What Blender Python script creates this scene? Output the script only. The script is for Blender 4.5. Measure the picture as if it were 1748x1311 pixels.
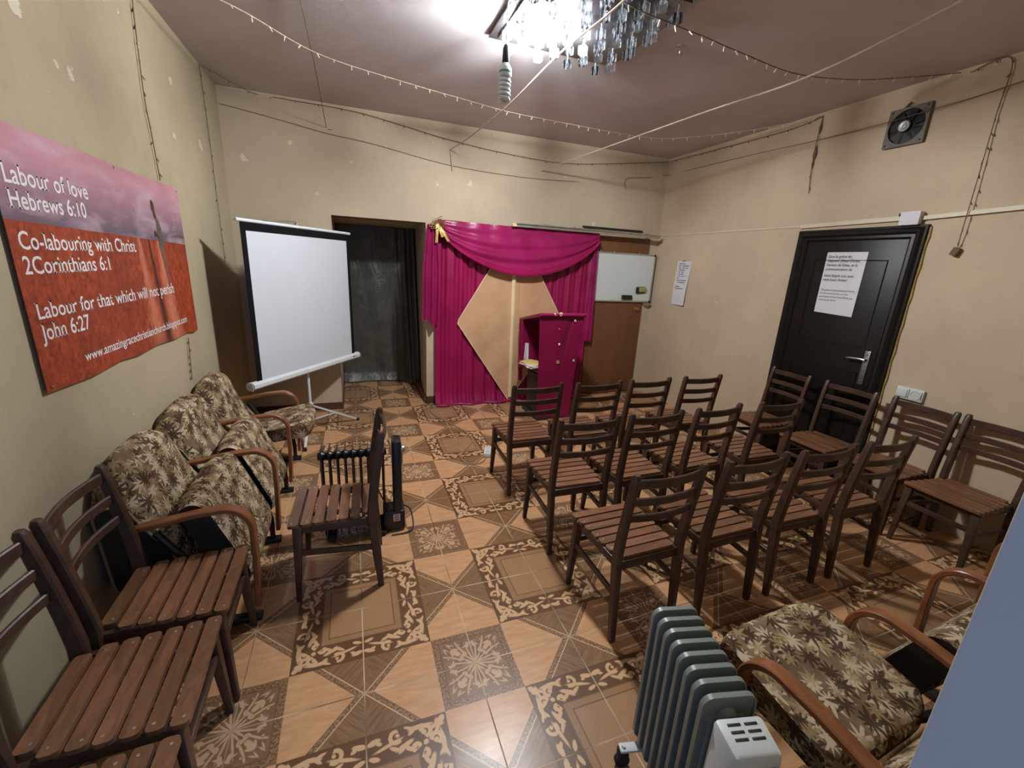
import bpy, bmesh, math, random
from mathutils import Vector, Matrix
for o in list(bpy.data.objects):
    bpy.data.objects.remove(o)
SC = bpy.context.scene
COL = SC.collection
PI = math.pi
rnd = random.Random(7)

# ------------------------------------------------------------------ camera
cam = bpy.data.cameras.new('camera'); cam_o = bpy.data.objects.new('camera', cam); COL.objects.link(cam_o)
cam.sensor_width = 36.0; cam.lens = 724.835 / 1748 * 36.0; cam.clip_start = 0.01
RX = Vector((0.9386245, -0.34140108, 0.04928835)); RY = Vector((-0.04772058, -0.27003629, -0.96166686)); RZ = Vector((0.34162375, 0.90029201, -0.26975454))
cm = Matrix.Identity(4)
for i in range(3):
    cm[i][0] = RX[i]; cm[i][1] = -RY[i]; cm[i][2] = -RZ[i]
cm[0][3], cm[1][3], cm[2][3] = 0.0314, -1.8220, 1.6499
cam_o.matrix_world = cm
SC.camera = cam_o

# ------------------------------------------------------------------ light and exposure
W = bpy.data.worlds.new('world'); SC.world = W; W.use_nodes = True
bg = W.node_tree.nodes['Background']; bg.inputs[0].default_value = (0.29, 0.53, 1.0, 1); bg.inputs[1].default_value = 1.15
SC.view_settings.view_transform = 'Standard'; SC.view_settings.look = 'None'; SC.view_settings.gamma = 1.0
SC.view_settings.use_curve_mapping = False
SC.view_settings.exposure = 0.0
BULB_STRENGTH = 2260.0
SC.cycles.use_denoising = True
SC.cycles.max_bounces = 8; SC.cycles.diffuse_bounces = 2; SC.cycles.glossy_bounces = 4
SC.cycles.transparent_max_bounces = 48; SC.cycles.caustics_reflective = False; SC.cycles.caustics_refractive = False
SC.cycles.sample_clamp_indirect = 6.0

XL, XR, YB, YF, ZC = -1.0, 3.84, 3.055, -1.72, 3.02


# ------------------------------------------------------------------ node expressions
class E:
    """Scalar shader expression with operators."""
    nt = None

    def __init__(s, sock): s.s = sock

    @staticmethod
    def op(op, *a, clamp=False):
        n = E.nt.nodes.new('ShaderNodeMath'); n.operation = op; n.use_clamp = clamp
        for i, v in enumerate(a):
            if isinstance(v, E): E.nt.links.new(v.s, n.inputs[i])
            else: n.inputs[i].default_value = v
        return E(n.outputs[0])

    def __add__(s, o): return E.op('ADD', s, o)
    __radd__ = __add__
    def __sub__(s, o): return E.op('SUBTRACT', s, o)
    def __rsub__(s, o): return E.op('SUBTRACT', o, s)
    def __mul__(s, o): return E.op('MULTIPLY', s, o)
    __rmul__ = __mul__
    def __truediv__(s, o): return E.op('DIVIDE', s, o)


def mn(a, *r):
    for b in r: a = E.op('MINIMUM', a, b)
    return a
def mx(a, *r):
    for b in r: a = E.op('MAXIMUM', a, b)
    return a
def ab(a): return E.op('ABSOLUTE', a)
def gt(a, b): return E.op('GREATER_THAN', a, b)
def lt(a, b): return E.op('LESS_THAN', a, b)
def sq(a): return a * a
def hyp(a, b): return E.op('SQRT', a * a + b * b)
def cl(a): return E.op('ADD', a, 0.0, clamp=True)


class Mat:
    def __init__(s, name, rough=0.5, color=(0.5, 0.5, 0.5), metal=0.0, spec=0.5):
        s.m = bpy.data.materials.new(name); s.m.use_nodes = True
        s.nt = s.m.node_tree; E.nt = s.nt
        s.b = s.nt.nodes['Principled BSDF']
        s.b.inputs['Roughness'].default_value = rough; s.b.inputs['Base Color'].default_value = (*color, 1)
        s.b.inputs['Metallic'].default_value = metal; s.b.inputs['Specular IOR Level'].default_value = spec

    def coord(s, which='Object', scale=None):
        n = s.nt.nodes.new('ShaderNodeTexCoord'); o = n.outputs[which]
        if scale:
            mp = s.nt.nodes.new('ShaderNodeMapping'); mp.inputs['Scale'].default_value = scale
            s.nt.links.new(o, mp.inputs[0]); o = mp.outputs[0]
        return o

    def xyz(s, vec):
        n = s.nt.nodes.new('ShaderNodeSeparateXYZ'); s.nt.links.new(vec, n.inputs[0]); return [E(o) for o in n.outputs]

    def comb(s, *v):
        n = s.nt.nodes.new('ShaderNodeCombineXYZ')
        for i, a in enumerate(v):
            if isinstance(a, E): s.nt.links.new(a.s, n.inputs[i])
            else: n.inputs[i].default_value = a
        return n.outputs[0]

    def noise(s, vec, scale, detail=3, rough=0.55, dist=0.0):
        n = s.nt.nodes.new('ShaderNodeTexNoise'); s.nt.links.new(vec, n.inputs['Vector'])
        n.inputs['Scale'].default_value = scale; n.inputs['Detail'].default_value = detail
        n.inputs['Roughness'].default_value = rough; n.inputs['Distortion'].default_value = dist
        return E(n.outputs[0])

    def vor(s, vec, scale, dim='3D', rand=1.0):
        n = s.nt.nodes.new('ShaderNodeTexVoronoi'); n.voronoi_dimensions = dim
        s.nt.links.new(vec, n.inputs['Vector']); n.inputs['Scale'].default_value = scale; n.inputs['Randomness'].default_value = rand
        return n

    def rand(s):
        n = s.nt.nodes.new('ShaderNodeObjectInfo'); return E(n.outputs['Random'])

    def mix(s, f, a, b):
        n = s.nt.nodes.new('ShaderNodeMix'); n.data_type = 'RGBA'
        if isinstance(f, E): s.nt.links.new(f.s, n.inputs[0])
        else: n.inputs[0].default_value = f
        for i, v in ((6, a), (7, b)):
            if isinstance(v, tuple): n.inputs[i].default_value = (*v, 1)
            else: s.nt.links.new(v, n.inputs[i])
        return n.outputs[2]

    def color(s, sock): s.nt.links.new(sock, s.b.inputs['Base Color'])
    def rough(s, e): s.nt.links.new(e.s, s.b.inputs['Roughness'])

    def bump(s, h, strength=0.3, dist=0.01):
        n = s.nt.nodes.new('ShaderNodeBump'); n.inputs['Strength'].default_value = strength; n.inputs['Distance'].default_value = dist
        s.nt.links.new(h.s, n.inputs['Height']); s.nt.links.new(n.outputs[0], s.b.inputs['Normal'])


def hexc(r, g, b):
    f = lambda c: (c / 255 / 12.92) if c <= 10 else ((c / 255 + 0.055) / 1.055) ** 2.4
    return (f(r), f(g), f(b))


# ------------------------------------------------------------------ materials
def mat_wall(name, base, seed, tint=1.0):
    M = Mat(name, 0.75, base, spec=0.25)
    v0 = M.coord()
    mp = M.nt.nodes.new('ShaderNodeMapping'); mp.inputs['Location'].default_value = (seed * 3.1, seed * 1.7, seed * 0.9)
    M.nt.links.new(v0, mp.inputs[0]); v = mp.outputs[0]
    x, y, z = M.xyz(v0)
    big = M.noise(v, 1.1, 5, 0.6); fine = M.noise(v, 9, 6, 0.65); st = M.noise(v, 3.0, 8, 0.7, 0.6)
    c = M.mix(cl((big - 0.35) * 2.2), tuple(k * 0.84 for k in base), tuple(min(1, k * 1.08) for k in base))
    c = M.mix(cl((0.42 - st) * 4) * 0.32, c, tuple(k * 0.60 for k in (base[0], base[1] * 0.95, base[2] * 0.85)))
    c = M.mix(cl((fine - 0.56) * 6) * 0.34, c, tuple(k * 0.72 for k in base))
    c = M.mix(cl((M.noise(M.coord(scale=(5, 5, 0.9)), 3, 6, 0.7) - 0.56) * 5) * 0.22, c, tuple(k * 0.6 for k in base))
    # flaked paint: pale scars, mostly in a belt below the ceiling
    vv = M.vor(v, 5.2); d = E(vv.outputs['Distance']); cr, cg, cb = M.xyz(vv.outputs['Color'])
    belt = cl(1.0 - ab(z - 2.45) * 1.9)
    lo = cl(1.0 - ab(z - 1.6) * 1.1) * 0.25
    m = lt(d + (M.noise(v, 17, 4, 0.65) - 0.5) * 0.55, (cr - 0.22) * 0.36 * mx(belt, lo) - 0.03)
    c = M.mix(m * 0.75, c, hexc(226, 214, 190))
    M.color(c)
    M.bump(fine * 0.6 + M.noise(v, 60, 2) * 0.25 - m * 0.5, 0.25, 0.006)
    return M.m

def mat_ceiling():
    base = hexc(212, 202, 202)
    M = Mat('ceiling paint', 0.6, base, spec=0.4); v = M.coord()
    c = M.mix(cl((M.noise(v, 0.9, 5) - 0.35) * 2.5), tuple(k * 0.82 for k in base), tuple(k * 1.08 for k in base))
    c = M.mix(cl((M.noise(v, 14, 6, 0.7) - 0.6) * 6) * 0.3, c, tuple(k * 0.7 for k in base))
    M.color(c); M.bump(M.noise(v, 16, 5) + M.noise(v, 3, 3), 0.15, 0.01)
    return M.m

def mat_floor():
    M = Mat('patterned ceramic floor tile', 0.2, spec=0.32)
    v = M.coord(); x, y, z = M.xyz(v)
    u = x * (1 / 0.45); w = y * (1 / 0.45)
    fu = E.op('PINGPONG', u, 1.0); fv = E.op('PINGPONG', w, 1.0)
    a = mx(fu, fv); b = mn(fu, fv)
    nz = M.noise(v, 26, 3); nz2 = M.noise(v, 90, 2)
    jx = (nz - 0.5) * 0.030
    P = 0.635
    light = hexc(222, 170, 124); light2 = hexc(206, 152, 108); wood = hexc(156, 116, 80); wood2 = hexc(122, 88, 60)
    orn = hexc(116, 80, 52); panel = hexc(182, 138, 98); motif = hexc(218, 174, 130)
    # wood grain that follows each quarter
    g = M.noise(M.comb((u + w) * 1.0, (u - w) * 14.0, 0.0), 3.0, 4, 0.6)
    g2 = M.noise(M.comb((u - w) * 1.0, (u + w) * 14.0, 0.0), 3.0, 4, 0.6)
    side = gt((fu - fv) * (E.op('MODULO', ab(E.op('FLOOR', u)) + ab(E.op('FLOOR', w)), 2.0) - 0.5), 0.0)
    grain = g * side + g2 * (1.0 - side)
    woodc = M.mix(cl((grain - 0.35) * 3), wood2, wood)
    lightc = M.mix(cl((M.noise(M.comb(u * 2.0, w * 9.0, 0.0), 2.2, 5) - 0.4) * 3), light2, light)
    # star region: s along towards the frame, b away from the seam
    s = 1.0 - a
    k = b - s
    starc = M.mix(gt(k, 0.0), woodc, M.mix(cl((M.noise(v, 130, 2) - 0.42) * 6), hexc(112, 82, 56), hexc(172, 132, 96)))
    starc = M.mix(gt(k, 0.068), starc, lightc)
    starc = M.mix(lt(ab(k), 0.007), starc, hexc(214, 176, 134))
    starc = M.mix(lt(ab(k - 0.068), 0.004), starc, wood2)
    # ornamental frame
    A = a + jx * 0.5; B = b + (nz2 - 0.5) * 0.012
    def ell(cx, cy, rx, ry, deg):
        co, si = math.cos(math.radians(deg)), math.sin(math.radians(deg))
        X = A - cx; Y = B - cy
        p = (X * si + Y * co) * (1 / rx); q = (X * co - Y * si) * (1 / ry)   # rx along b when deg = 0
        return (hyp(p, q) - 1.0) * min(rx, ry)
    def ring(cx, cy, R, t, nx=0.0, ny=0.0, off=0.0):
        X = A - cx; Y = B - cy
        d = ab(hyp(X, Y) - R) - t
        if nx or ny: d = mx(d, X * nx + Y * ny - off)
        return d
    fr = mn(ell(0.585, 0.585, 0.034, 0.020, 45), ell(0.548, 0.520, 0.030, 0.010, 20), ell(0.575, 0.548, 0.020, 0.009, 80),
            ring(0.530, 0.452, 0.040, 0.012, -0.6, -0.8, 0.022), ell(0.527, 0.440, 0.015, 0.015, 0), ell(0.583, 0.445, 0.045, 0.007, -8),
            ell(0.580, 0.385, 0.048, 0.013, 8), ell(0.562, 0.350, 0.026, 0.010, 40), ell(0.590, 0.335, 0.028, 0.008, -22),
            ring(0.432, 0.372, 0.026, 0.009, -0.8, 0.5, 0.012), ell(0.445, 0.362, 0.011, 0.011, 0), ell(0.448, 0.448, 0.015, 0.015, 0),
            ell(0.470, 0.285, 0.055, 0.015, 22), ell(0.440, 0.315, 0.028, 0.011, -35), ell(0.445, 0.262, 0.022, 0.009, 40),
            ring(0.553, 0.225, 0.045, 0.010, 0.25, 0.9, 0.018), ell(0.560, 0.235, 0.010, 0.010, 0), ell(0.508, 0.165, 0.070, 0.009, 14),
            ell(0.462, 0.215, 0.034, 0.010, -30), ell(0.562, 0.055, 0.040, 0.017, 14), ell(0.438, 0.055, 0.030, 0.013, -18), ell(0.545, 0.090, 0.018, 0.010, -30))
    mask = cl(0.5 - (fr - 0.0055) * 160)
    ornc = M.mix(cl((M.noise(M.comb(a * 60.0, b * 3.0, 0.0), 1.0, 3) - 0.4) * 2.5), tuple(k_ * 0.8 for k_ in orn), orn)
    ornc = M.mix(mask, ornc, motif)
    framec = M.mix(lt(a, 0.385), ornc, M.mix(0.5, woodc, panel))
    framec = M.mix(lt(a, 0.315), framec, M.mix(0.7, woodc, panel))
    framec = M.mix(lt(ab(a - 0.315), 0.006), framec, wood2)
    framec = M.mix(lt(ab(a - 0.385), 0.006), framec, wood2)
    # medallion
    c1 = 1.0 - fu; c2 = 1.0 - fv
    A = mx(c1, c2) + jx * 0.4; B = mn(c1, c2) + (nz2 - 0.5) * 0.008
    md = mn(ell(0.105, 0.028, 0.006, 0.085, -13), ell(0.215, 0.030, 0.014, 0.030, 12), ell(0.238, 0.020, 0.018, 0.006, 30), ell(0.205, 0.052, 0.02, 0.006, -20),
            ring(0.125, 0.085, 0.020, 0.006, 0.7, 0.7, 0.008), ell(0.124, 0.088, 0.008, 0.008, 0), ell(0.055, 0.035, 0.006, 0.04, -40),
            ell(0.165, 0.150, 0.012, 0.045, -42), ell(0.195, 0.160, 0.026, 0.009, 10), ell(0.185, 0.185, 0.015, 0.015, 0), ell(0.185, 0.105, 0.007, 0.05, -28),
            ell(0.255, 0.195, 0.020, 0.004, 20), ell(0.248, 0.215, 0.004, 0.018, -40), ell(0.24, 0.11, 0.006, 0.006, 0), ell(0.26, 0.135, 0.005, 0.015, -20))
    mm = mx(c1, c2)
    medc = M.mix(cl((M.noise(v, 30, 4) - 0.4) * 3), hexc(132, 96, 68), hexc(156, 116, 84))
    medc = M.mix(cl(0.5 - (md - 0.003) * 180), medc, hexc(206, 166, 128))
    medc = M.mix(gt(mm, 0.300), medc, M.mix(cl((M.noise(v, 120, 2) - 0.42) * 6), hexc(112, 80, 56), hexc(164, 124, 90)))
    medc = M.mix(lt(ab(mm - 0.300), 0.005), medc, wood2)
    c = M.mix(lt(a, P), starc, framec)
    c = M.mix(gt(b, P), c, medc)
    # grout seams
    ed = mn(mn(fu, 1.0 - fu), mn(fv, 1.0 - fv))
    gm = cl((0.0062 - ed) * 600)
    gn = cl((M.noise(v, 2.3, 2) - 0.4) * 6)
    c = M.mix(gm, c, M.mix(gn, hexc(120, 92, 66), hexc(214, 186, 150)))
    M.color(c)
    M.rough(cl(0.23 + M.noise(v, 6, 4) * 0.16 + gm * 0.25))
    M.bump(M.noise(v, 55, 3) * 0.10 + M.noise(v, 4, 2) * 0.15 - gm * 0.5, 0.12, 0.004)
    return M.m

def mat_wood(name, dark, lite, rough=0.4, axis=(3, 3, 3), vary=0.5):
    M = Mat(name, rough); v = M.coord(scale=axis)
    g = M.noise(v, 6, 5, 0.6, 0.8); f = M.noise(v, 28, 3)
    c = M.mix(cl((g - 0.3) * 2.2), dark, lite)
    r = M.rand()
    c = M.mix((r - 0.2) * vary, c, tuple(k * 0.45 for k in dark))
    c = M.mix(cl((f - 0.62) * 5) * 0.4, c, tuple(k * 0.5 for k in dark))
    M.color(c); M.bump(g + f * 0.4, 0.15, 0.003); M.rough(cl(rough + (f - 0.5) * 0.25))
    return M.m

def simple(name, col, rough=0.5, metal=0.0, spec=0.5, vary=0.0, nscale=8, bump=0.0):
    M = Mat(name, rough, col, metal, spec)
    v = M.coord()
    n = M.noise(v, nscale, 4)
    M.color(M.mix(cl((n - 0.3) * 2.0), tuple(k * (1 - vary) for k in col), tuple(min(1, k * (1 + vary * 0.5)) for k in col)))
    if bump: M.bump(M.noise(v, nscale * 6, 3), bump, 0.002)
    return M.m

def mat_leaf_fabric():
    M = Mat('leaf patterned upholstery', 0.9, spec=0.15)
    uv = M.coord('UV'); rr = M.rand()
    base = M.mix(cl((M.noise(uv, 14, 4) - 0.35) * 3), hexc(104, 84, 62), hexc(136, 114, 88))
    def leaves(scale, off, lo, R, pet):
        mp = M.nt.nodes.new('ShaderNodeMapping'); mp.inputs['Location'].default_value = (off, off * 1.7, 0); mp.inputs['Scale'].default_value = (scale,) * 3
        nt = M.nt.nodes.new('ShaderNodeTexNoise'); nt.inputs['Scale'].default_value = 3.2
        M.nt.links.new(uv, mp.inputs[0]); M.nt.links.new(mp.outputs[0], nt.inputs['Vector'])
        vv = M.vor(mp.outputs[0], 1.0, '2D', 0.9)
        sub = M.nt.nodes.new('ShaderNodeVectorMath'); sub.operation = 'SUBTRACT'
        M.nt.links.new(mp.outputs[0], sub.inputs[0]); M.nt.links.new(vv.outputs['Position'], sub.inputs[1])
        px, py, pz = M.xyz(sub.outputs[0]); cr, cg, cb = M.xyz(vv.outputs['Color'])
        th = E.op('ARCTAN2', py, px) + cr * 6.28
        r = hyp(px, py) + (E(nt.outputs[0]) - 0.5) * 0.22
        half = E.op('COSINE', th) * 0.25 + 0.75                      # fan of fingers, longer to one side
        pt = E.op('POWER', 1.0 - ab(E.op('SINE', th * (pet * 0.5))), 0.75) * 0.66 + 0.38
        return cl((half * pt * R - r) * 14) * gt(cg, lo)
    l1 = leaves(14.0, 0.3, 0.05, 0.80, 9); l2 = leaves(13.0, 4.1, 0.12, 0.80, 9); l3 = leaves(17.0, 8.6, 0.3, 0.70, 7)
    c = M.mix(l1 * 0.9, base, hexc(198, 178, 148))
    c = M.mix(l2 * 0.92, c, hexc(66, 48, 33))
    c = M.mix(l3 * 0.7, c, hexc(160, 138, 98))
    M.color(c); M.bump(M.noise(uv, 160, 2) + l1 * 0.4, 0.25, 0.002)
    return M.m

def mat_satin(name, col, hi, rough=0.38):
    M = Mat(name, rough, col, spec=0.35); v = M.coord()
    n = M.noise(v, 3, 4)
    c = M.mix(cl((n - 0.3) * 2), col, hi); M.color(c)
    M.b.inputs['Sheen Weight'].default_value = 0.35; M.b.inputs['Sheen Roughness'].default_value = 0.35
    M.b.inputs['Sheen Tint'].default_value = (*[min(1, k * 2.2 + 0.05) for k in hi], 1)
    M.bump(M.noise(v, 14, 4, 0.6, 0.8), 0.35, 0.01)
    return M.m

def mat_plastic_sheet():
    M = Mat('black plastic sheeting', 0.28, (0.05, 0.05, 0.045), spec=0.6); v = M.coord()
    M.color(M.mix(cl((M.noise(v, 5, 5, 0.6, 1.0) - 0.35) * 2), (0.06, 0.058, 0.046), (0.13, 0.122, 0.096)))
    M.bump(M.noise(M.coord(scale=(2.2, 2.2, 0.8)), 3, 6, 0.6, 1.2), 0.6, 0.05)
    return M.m

def mat_banner():
    M = Mat('printed banner vinyl', 0.55, spec=0.3); v = M.coord(); x, y, z = M.xyz(v)
    # local: y along the banner 0..1.6, z up 0..0.9
    hor = 0.60 - y * 0.025
    sky = M.mix(cl((z - 0.60) * 4.2), hexc(110, 92, 104), hexc(196, 140, 150))
    cloud = M.noise(M.coord(scale=(1, 1.4, 4)), 2.2, 5, 0.55, 0.4)
    sky = M.mix(cl((cloud - 0.48) * 4) * 0.7, sky, hexc(206, 176, 186))
    sky = M.mix(cl((0.46 - cloud) * 5) * cl((z - 0.8) * 8) * 0.6, sky, hexc(140, 86, 96))
    straw = M.noise(M.coord(scale=(1, 3.2, 1.3)), 6.5, 7, 0.72, 1.6)
    chaff = M.noise(v, 30, 6, 0.75, 0.6); fld = M.mix(cl((straw * 0.45 + chaff * 0.55 - 0.36) * 3.6), hexc(104, 38, 22), hexc(190, 84, 50))
    fld = M.mix(cl((M.noise(v, 2.3, 4) - 0.5) * 4) * 0.5, fld, hexc(120, 48, 34))
    # two pale straw windrows and the dark furrow between them, running to the horizon
    t = (hor - z)
    def row(y0, y1, wd):
        return cl(1.0 - ab(y - (y0 + t * y1)) * (1.0 / wd) / (0.25 + t * 1.6) + (straw - 0.5) * 2.2)
    fld = M.mix(row(0.93, 0.10, 0.12) * 0.85, fld, hexc(206, 122, 92))
    fld = M.mix(row(1.17, 0.12, 0.13) * 0.85, fld, hexc(214, 132, 102))
    fld = M.mix(row(1.045, 0.12, 0.060) * 0.95, fld, hexc(52, 36, 26))
    fld = M.mix(cl((0.10 - z) * 8) * row(0.95, 0.1, 0.3) * 0.7, fld, hexc(80, 44, 28))
    M.color(M.mix(gt(z, hor), fld, sky))
    M.bump(M.noise(v, 3, 2), 0.1, 0.02)
    return M.m

def mat_glass(name='pendant crystal'):
    M = Mat(name)
    nt = M.nt; out = nt.nodes['Material Output']
    g = nt.nodes.new('ShaderNodeBsdfGlossy'); g.inputs['Roughness'].default_value = 0.06; g.inputs['Color'].default_value = (0.95, 0.97, 1, 1)
    t = nt.nodes.new('ShaderNodeBsdfTransparent'); t.inputs['Color'].default_value = (0.975, 0.985, 0.99, 1)
    d = nt.nodes.new('ShaderNodeBsdfTranslucent'); d.inputs['Color'].default_value = (0.9, 0.92, 0.95, 1)
    f = nt.nodes.new('ShaderNodeFresnel'); f.inputs[0].default_value = 1.6
    m = nt.nodes.new('ShaderNodeMixShader'); m2 = nt.nodes.new('ShaderNodeMixShader'); m2.inputs[0].default_value = 0.05
    nt.links.new(t.outputs[0], m2.inputs[1]); nt.links.new(d.outputs[0], m2.inputs[2])
    nt.links.new(f.outputs[0], m.inputs[0]); nt.links.new(m2.outputs[0], m.inputs[1]); nt.links.new(g.outputs[0], m.inputs[2])
    nt.links.new(m.outputs[0], out.inputs[0])
    return M.m

def mat_emit(name, col, strength):
    M = Mat(name, 0.3, (0.9, 0.9, 0.9))
    M.b.inputs['Emission Color'].default_value = (*col, 1); M.b.inputs['Emission Strength'].default_value = strength
    return M.m

WALL = hexc(208, 188, 160)
m_wall = [mat_wall('wall paint %s' % n, c, i) for i, (n, c) in enumerate((('by the banner', hexc(186, 171, 140)), ('behind the stage', WALL), ('beside the door', hexc(210, 186, 156)), ('front', hexc(212, 214, 218)), ('alcove', hexc(206, 186, 160))))]
m_ceil = mat_ceiling(); m_floor = mat_floor()
m_frame = mat_wood('dark stained chair wood', hexc(58, 40, 31), hexc(94, 67, 51), 0.42, (2, 2, 2), 0.35)
m_slat = mat_wood('reddish brown slat wood', hexc(106, 70, 48), hexc(158, 108, 76), 0.36, (1.2, 5, 5), 0.55)
m_arm = mat_wood('bentwood armrest lacquer', hexc(116, 68, 42), hexc(158, 100, 62), 0.36, (4, 1.5, 1.5), 0.1)
m_fabric = mat_leaf_fabric()
m_vinyl = simple('black leatherette', (0.018, 0.017, 0.015), 0.45, vary=0.3, nscale=20, bump=0.2)
m_piping = simple('grey piping cord', hexc(150, 134, 104), 0.7, vary=0.2)
m_black = simple('black painted steel', (0.014, 0.014, 0.015), 0.35, vary=0.3)
m_rubber = simple('black rubber', (0.012, 0.012, 0.012), 0.7)
m_matte = simple('matte black cloth', (0.008, 0.008, 0.009), 0.95, spec=0.1)
m_screw = simple('zinc screw head', (0.62, 0.6, 0.56), 0.3, 0.9)
m_magenta = mat_satin('magenta satin', hexc(136, 16, 66), hexc(170, 26, 88))
m_swag = mat_satin('bright magenta satin', hexc(136, 21, 72), hexc(172, 37, 100), 0.30); m_lect = mat_satin('dark magenta lectern satin', hexc(112, 12, 52), hexc(138, 20, 68), 0.36)
m_champ = mat_satin('champagne satin', hexc(196, 148, 112), hexc(222, 178, 138), 0.4)
m_champ_hi = mat_satin('pale champagne trim and highlight', hexc(226, 196, 150), hexc(246, 222, 178), 0.3)  # pale trim cloth, also the colour of the diamond's painted highlight
m_gold = simple('gold foil ribbon', hexc(216, 176, 104), 0.3, 0.35, vary=0.35, nscale=30)
m_silver = simple('silver foil', (0.7, 0.62, 0.62), 0.3, 0.7)
m_white = simple('white plastic', hexc(222, 222, 218), 0.4, vary=0.06)
m_screen = simple('matte white screen fabric', hexc(206, 206, 212), 0.85, vary=0.03, nscale=2)
m_case = simple('white painted screen case', hexc(222, 224, 224), 0.35, vary=0.05)
m_paper = simple('white paper', hexc(222, 216, 220), 0.8, vary=0.04)
m_ink = simple('black printing ink', (0.035, 0.033, 0.04), 0.6)
m_letter = simple('white banner lettering', hexc(236, 226, 224), 0.5, vary=0.03)
m_door = simple('dark brown door lacquer', hexc(27, 22, 19), 0.42, spec=0.3, vary=0.25, nscale=5, bump=0.05)
m_brown = mat_wood('brown hardboard panel', hexc(110, 70, 42), hexc(128, 84, 52), 0.5, (1.5, 1.5, 0.4), 0.0)
m_alu = simple('brushed aluminium', (0.62, 0.61, 0.58), 0.38, 0.85, vary=0.15)
m_steel = simple('worn steel', (0.42, 0.42, 0.40), 0.35, 0.9, vary=0.2)
m_board = simple('whiteboard enamel', hexc(216, 218, 216), 0.22, vary=0.03, nscale=2)
m_foam = simple('yellow mounting foam', hexc(176, 148, 84), 0.9, vary=0.3, nscale=40, bump=0.6)
m_skirt = simple('brown skirting tile', hexc(88, 60, 44), 0.35, vary=0.2)
m_grey = simple('grey green radiator enamel', hexc(126, 132, 124), 0.38, vary=0.1)
m_box = simple('light grey radiator housing', hexc(206, 208, 206), 0.42, vary=0.05)
m_boxd = simple('grey radiator trim', hexc(132, 138, 146), 0.45, vary=0.05)
m_cord = simple('beige cable sheath', hexc(170, 140, 110), 0.6)
m_rope = simple('white twine', hexc(206, 184, 160), 0.9, vary=0.15, nscale=60)
m_dusty = simple('dusty brown cord', hexc(120, 98, 72), 0.9, vary=0.2, nscale=30)
m_fairy = simple('clear fairy light bulb', hexc(240, 226, 204), 0.3)
m_trunk = simple('cream cable trunking', hexc(222, 208, 180), 0.5, vary=0.05)
m_fan = simple('dusty grey fan plate', hexc(116, 108, 96), 0.6, vary=0.25, nscale=25)
m_fanhole = simple('black fan interior', (0.012, 0.011, 0.010), 0.6)
m_sheet = mat_plastic_sheet(); m_banner = mat_banner(); m_glass = mat_glass()
m_chrome = simple('dark mirror ceiling plate', (0.22, 0.21, 0.23), 0.25, 0.85, vary=0.1)
m_lit = mat_emit('lit lamp', (0.90, 0.96, 1.0), BULB_STRENGTH); m_lit2 = mat_emit('fading lit lamp', (0.90, 0.96, 1.0), BULB_STRENGTH * 0.06)
m_glow = simple('white lamp tube', hexc(238, 240, 236), 0.35)
m_green = simple('green lamp ring', hexc(70, 150, 120), 0.5)
m_darkwood = simple('dark lectern wood', (0.02, 0.012, 0.012), 0.5)
m_sponge = simple('yellow green sponge', hexc(166, 160, 96), 0.9, vary=0.2, nscale=60, bump=0.5)
m_brass = simple('brass knob', hexc(200, 160, 90), 0.3, 0.9)
m_skin = simple('printed brown hair and skin', hexc(84, 50, 40), 0.5, vary=0.3, nscale=25)
m_shirt = simple('printed grey green shirt', hexc(104, 92, 78), 0.5, vary=0.3, nscale=25)
m_trous = simple('printed rust trousers', hexc(138, 82, 66), 0.5, vary=0.3, nscale=30)
m_yellow = simple('yellow paper cover', hexc(226, 196, 110), 0.7)
m_pink = simple('pink paper cover', hexc(214, 170, 160), 0.7)


# ------------------------------------------------------------------ mesh helpers
def BM(): return bmesh.new()

def put(name, bm, mats, parent=None, smooth=40, loc=None, rot=None):
    bmesh.ops.recalc_face_normals(bm, faces=bm.faces[:]) if smooth is not None and smooth >= 0 else None
    me = bpy.data.meshes.new(name); bm.to_mesh(me); bm.free()
    for m in (mats if isinstance(mats, (list, tuple)) else [mats]): me.materials.append(m)
    if smooth:
        for p in me.polygons: p.use_smooth = True
        me.set_sharp_from_angle(angle=math.radians(abs(smooth)))
    o = bpy.data.objects.new(name, me); COL.objects.link(o)
    if parent: o.parent = parent
    if loc: o.location = loc
    if rot: o.rotation_euler = rot
    return o

def thing(name, label, cat, loc=(0, 0, 0), rz=0.0, group=None):
    o = bpy.data.objects.new(name, None); COL.objects.link(o); o.empty_display_size = 0.05
    o.location = loc; o.rotation_euler = (0, 0, rz)
    return tag(o, label, cat, group)

def tag(o, label, cat, group=None):
    o['label'] = label; o['category'] = cat
    if group: o['group'] = group
    return o

def struct(o): o['kind'] = 'structure'; return o

def copy_tree(o, parent=None):
    c = o.copy(); COL.objects.link(c)
    if parent: c.parent = parent
    for ch in list(o.children): copy_tree(ch, c)
    return c

def box(bm, c, s, rot=None, mat=0, bev=0.0, seg=2):
    M = Matrix.Translation(Vector(c)) @ (rot.to_4x4() if rot else Matrix.Identity(4)) @ Matrix.Diagonal((*s, 1))
    r = bmesh.ops.create_cube(bm, size=1.0, matrix=M)
    vs = r['verts']; fs = list({f for v in vs for f in v.link_faces})
    if bev:
        es = list({e for v in vs for e in v.link_edges})
        b = bmesh.ops.bevel(bm, geom=es, offset=bev, segments=seg, affect='EDGES', profile=0.5, clamp_overlap=True)
        fs = list({f for v in b['verts'] for f in v.link_faces} | {f for f in fs if f.is_valid})
    for f in fs:
        if f.is_valid: f.material_index = mat

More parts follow.
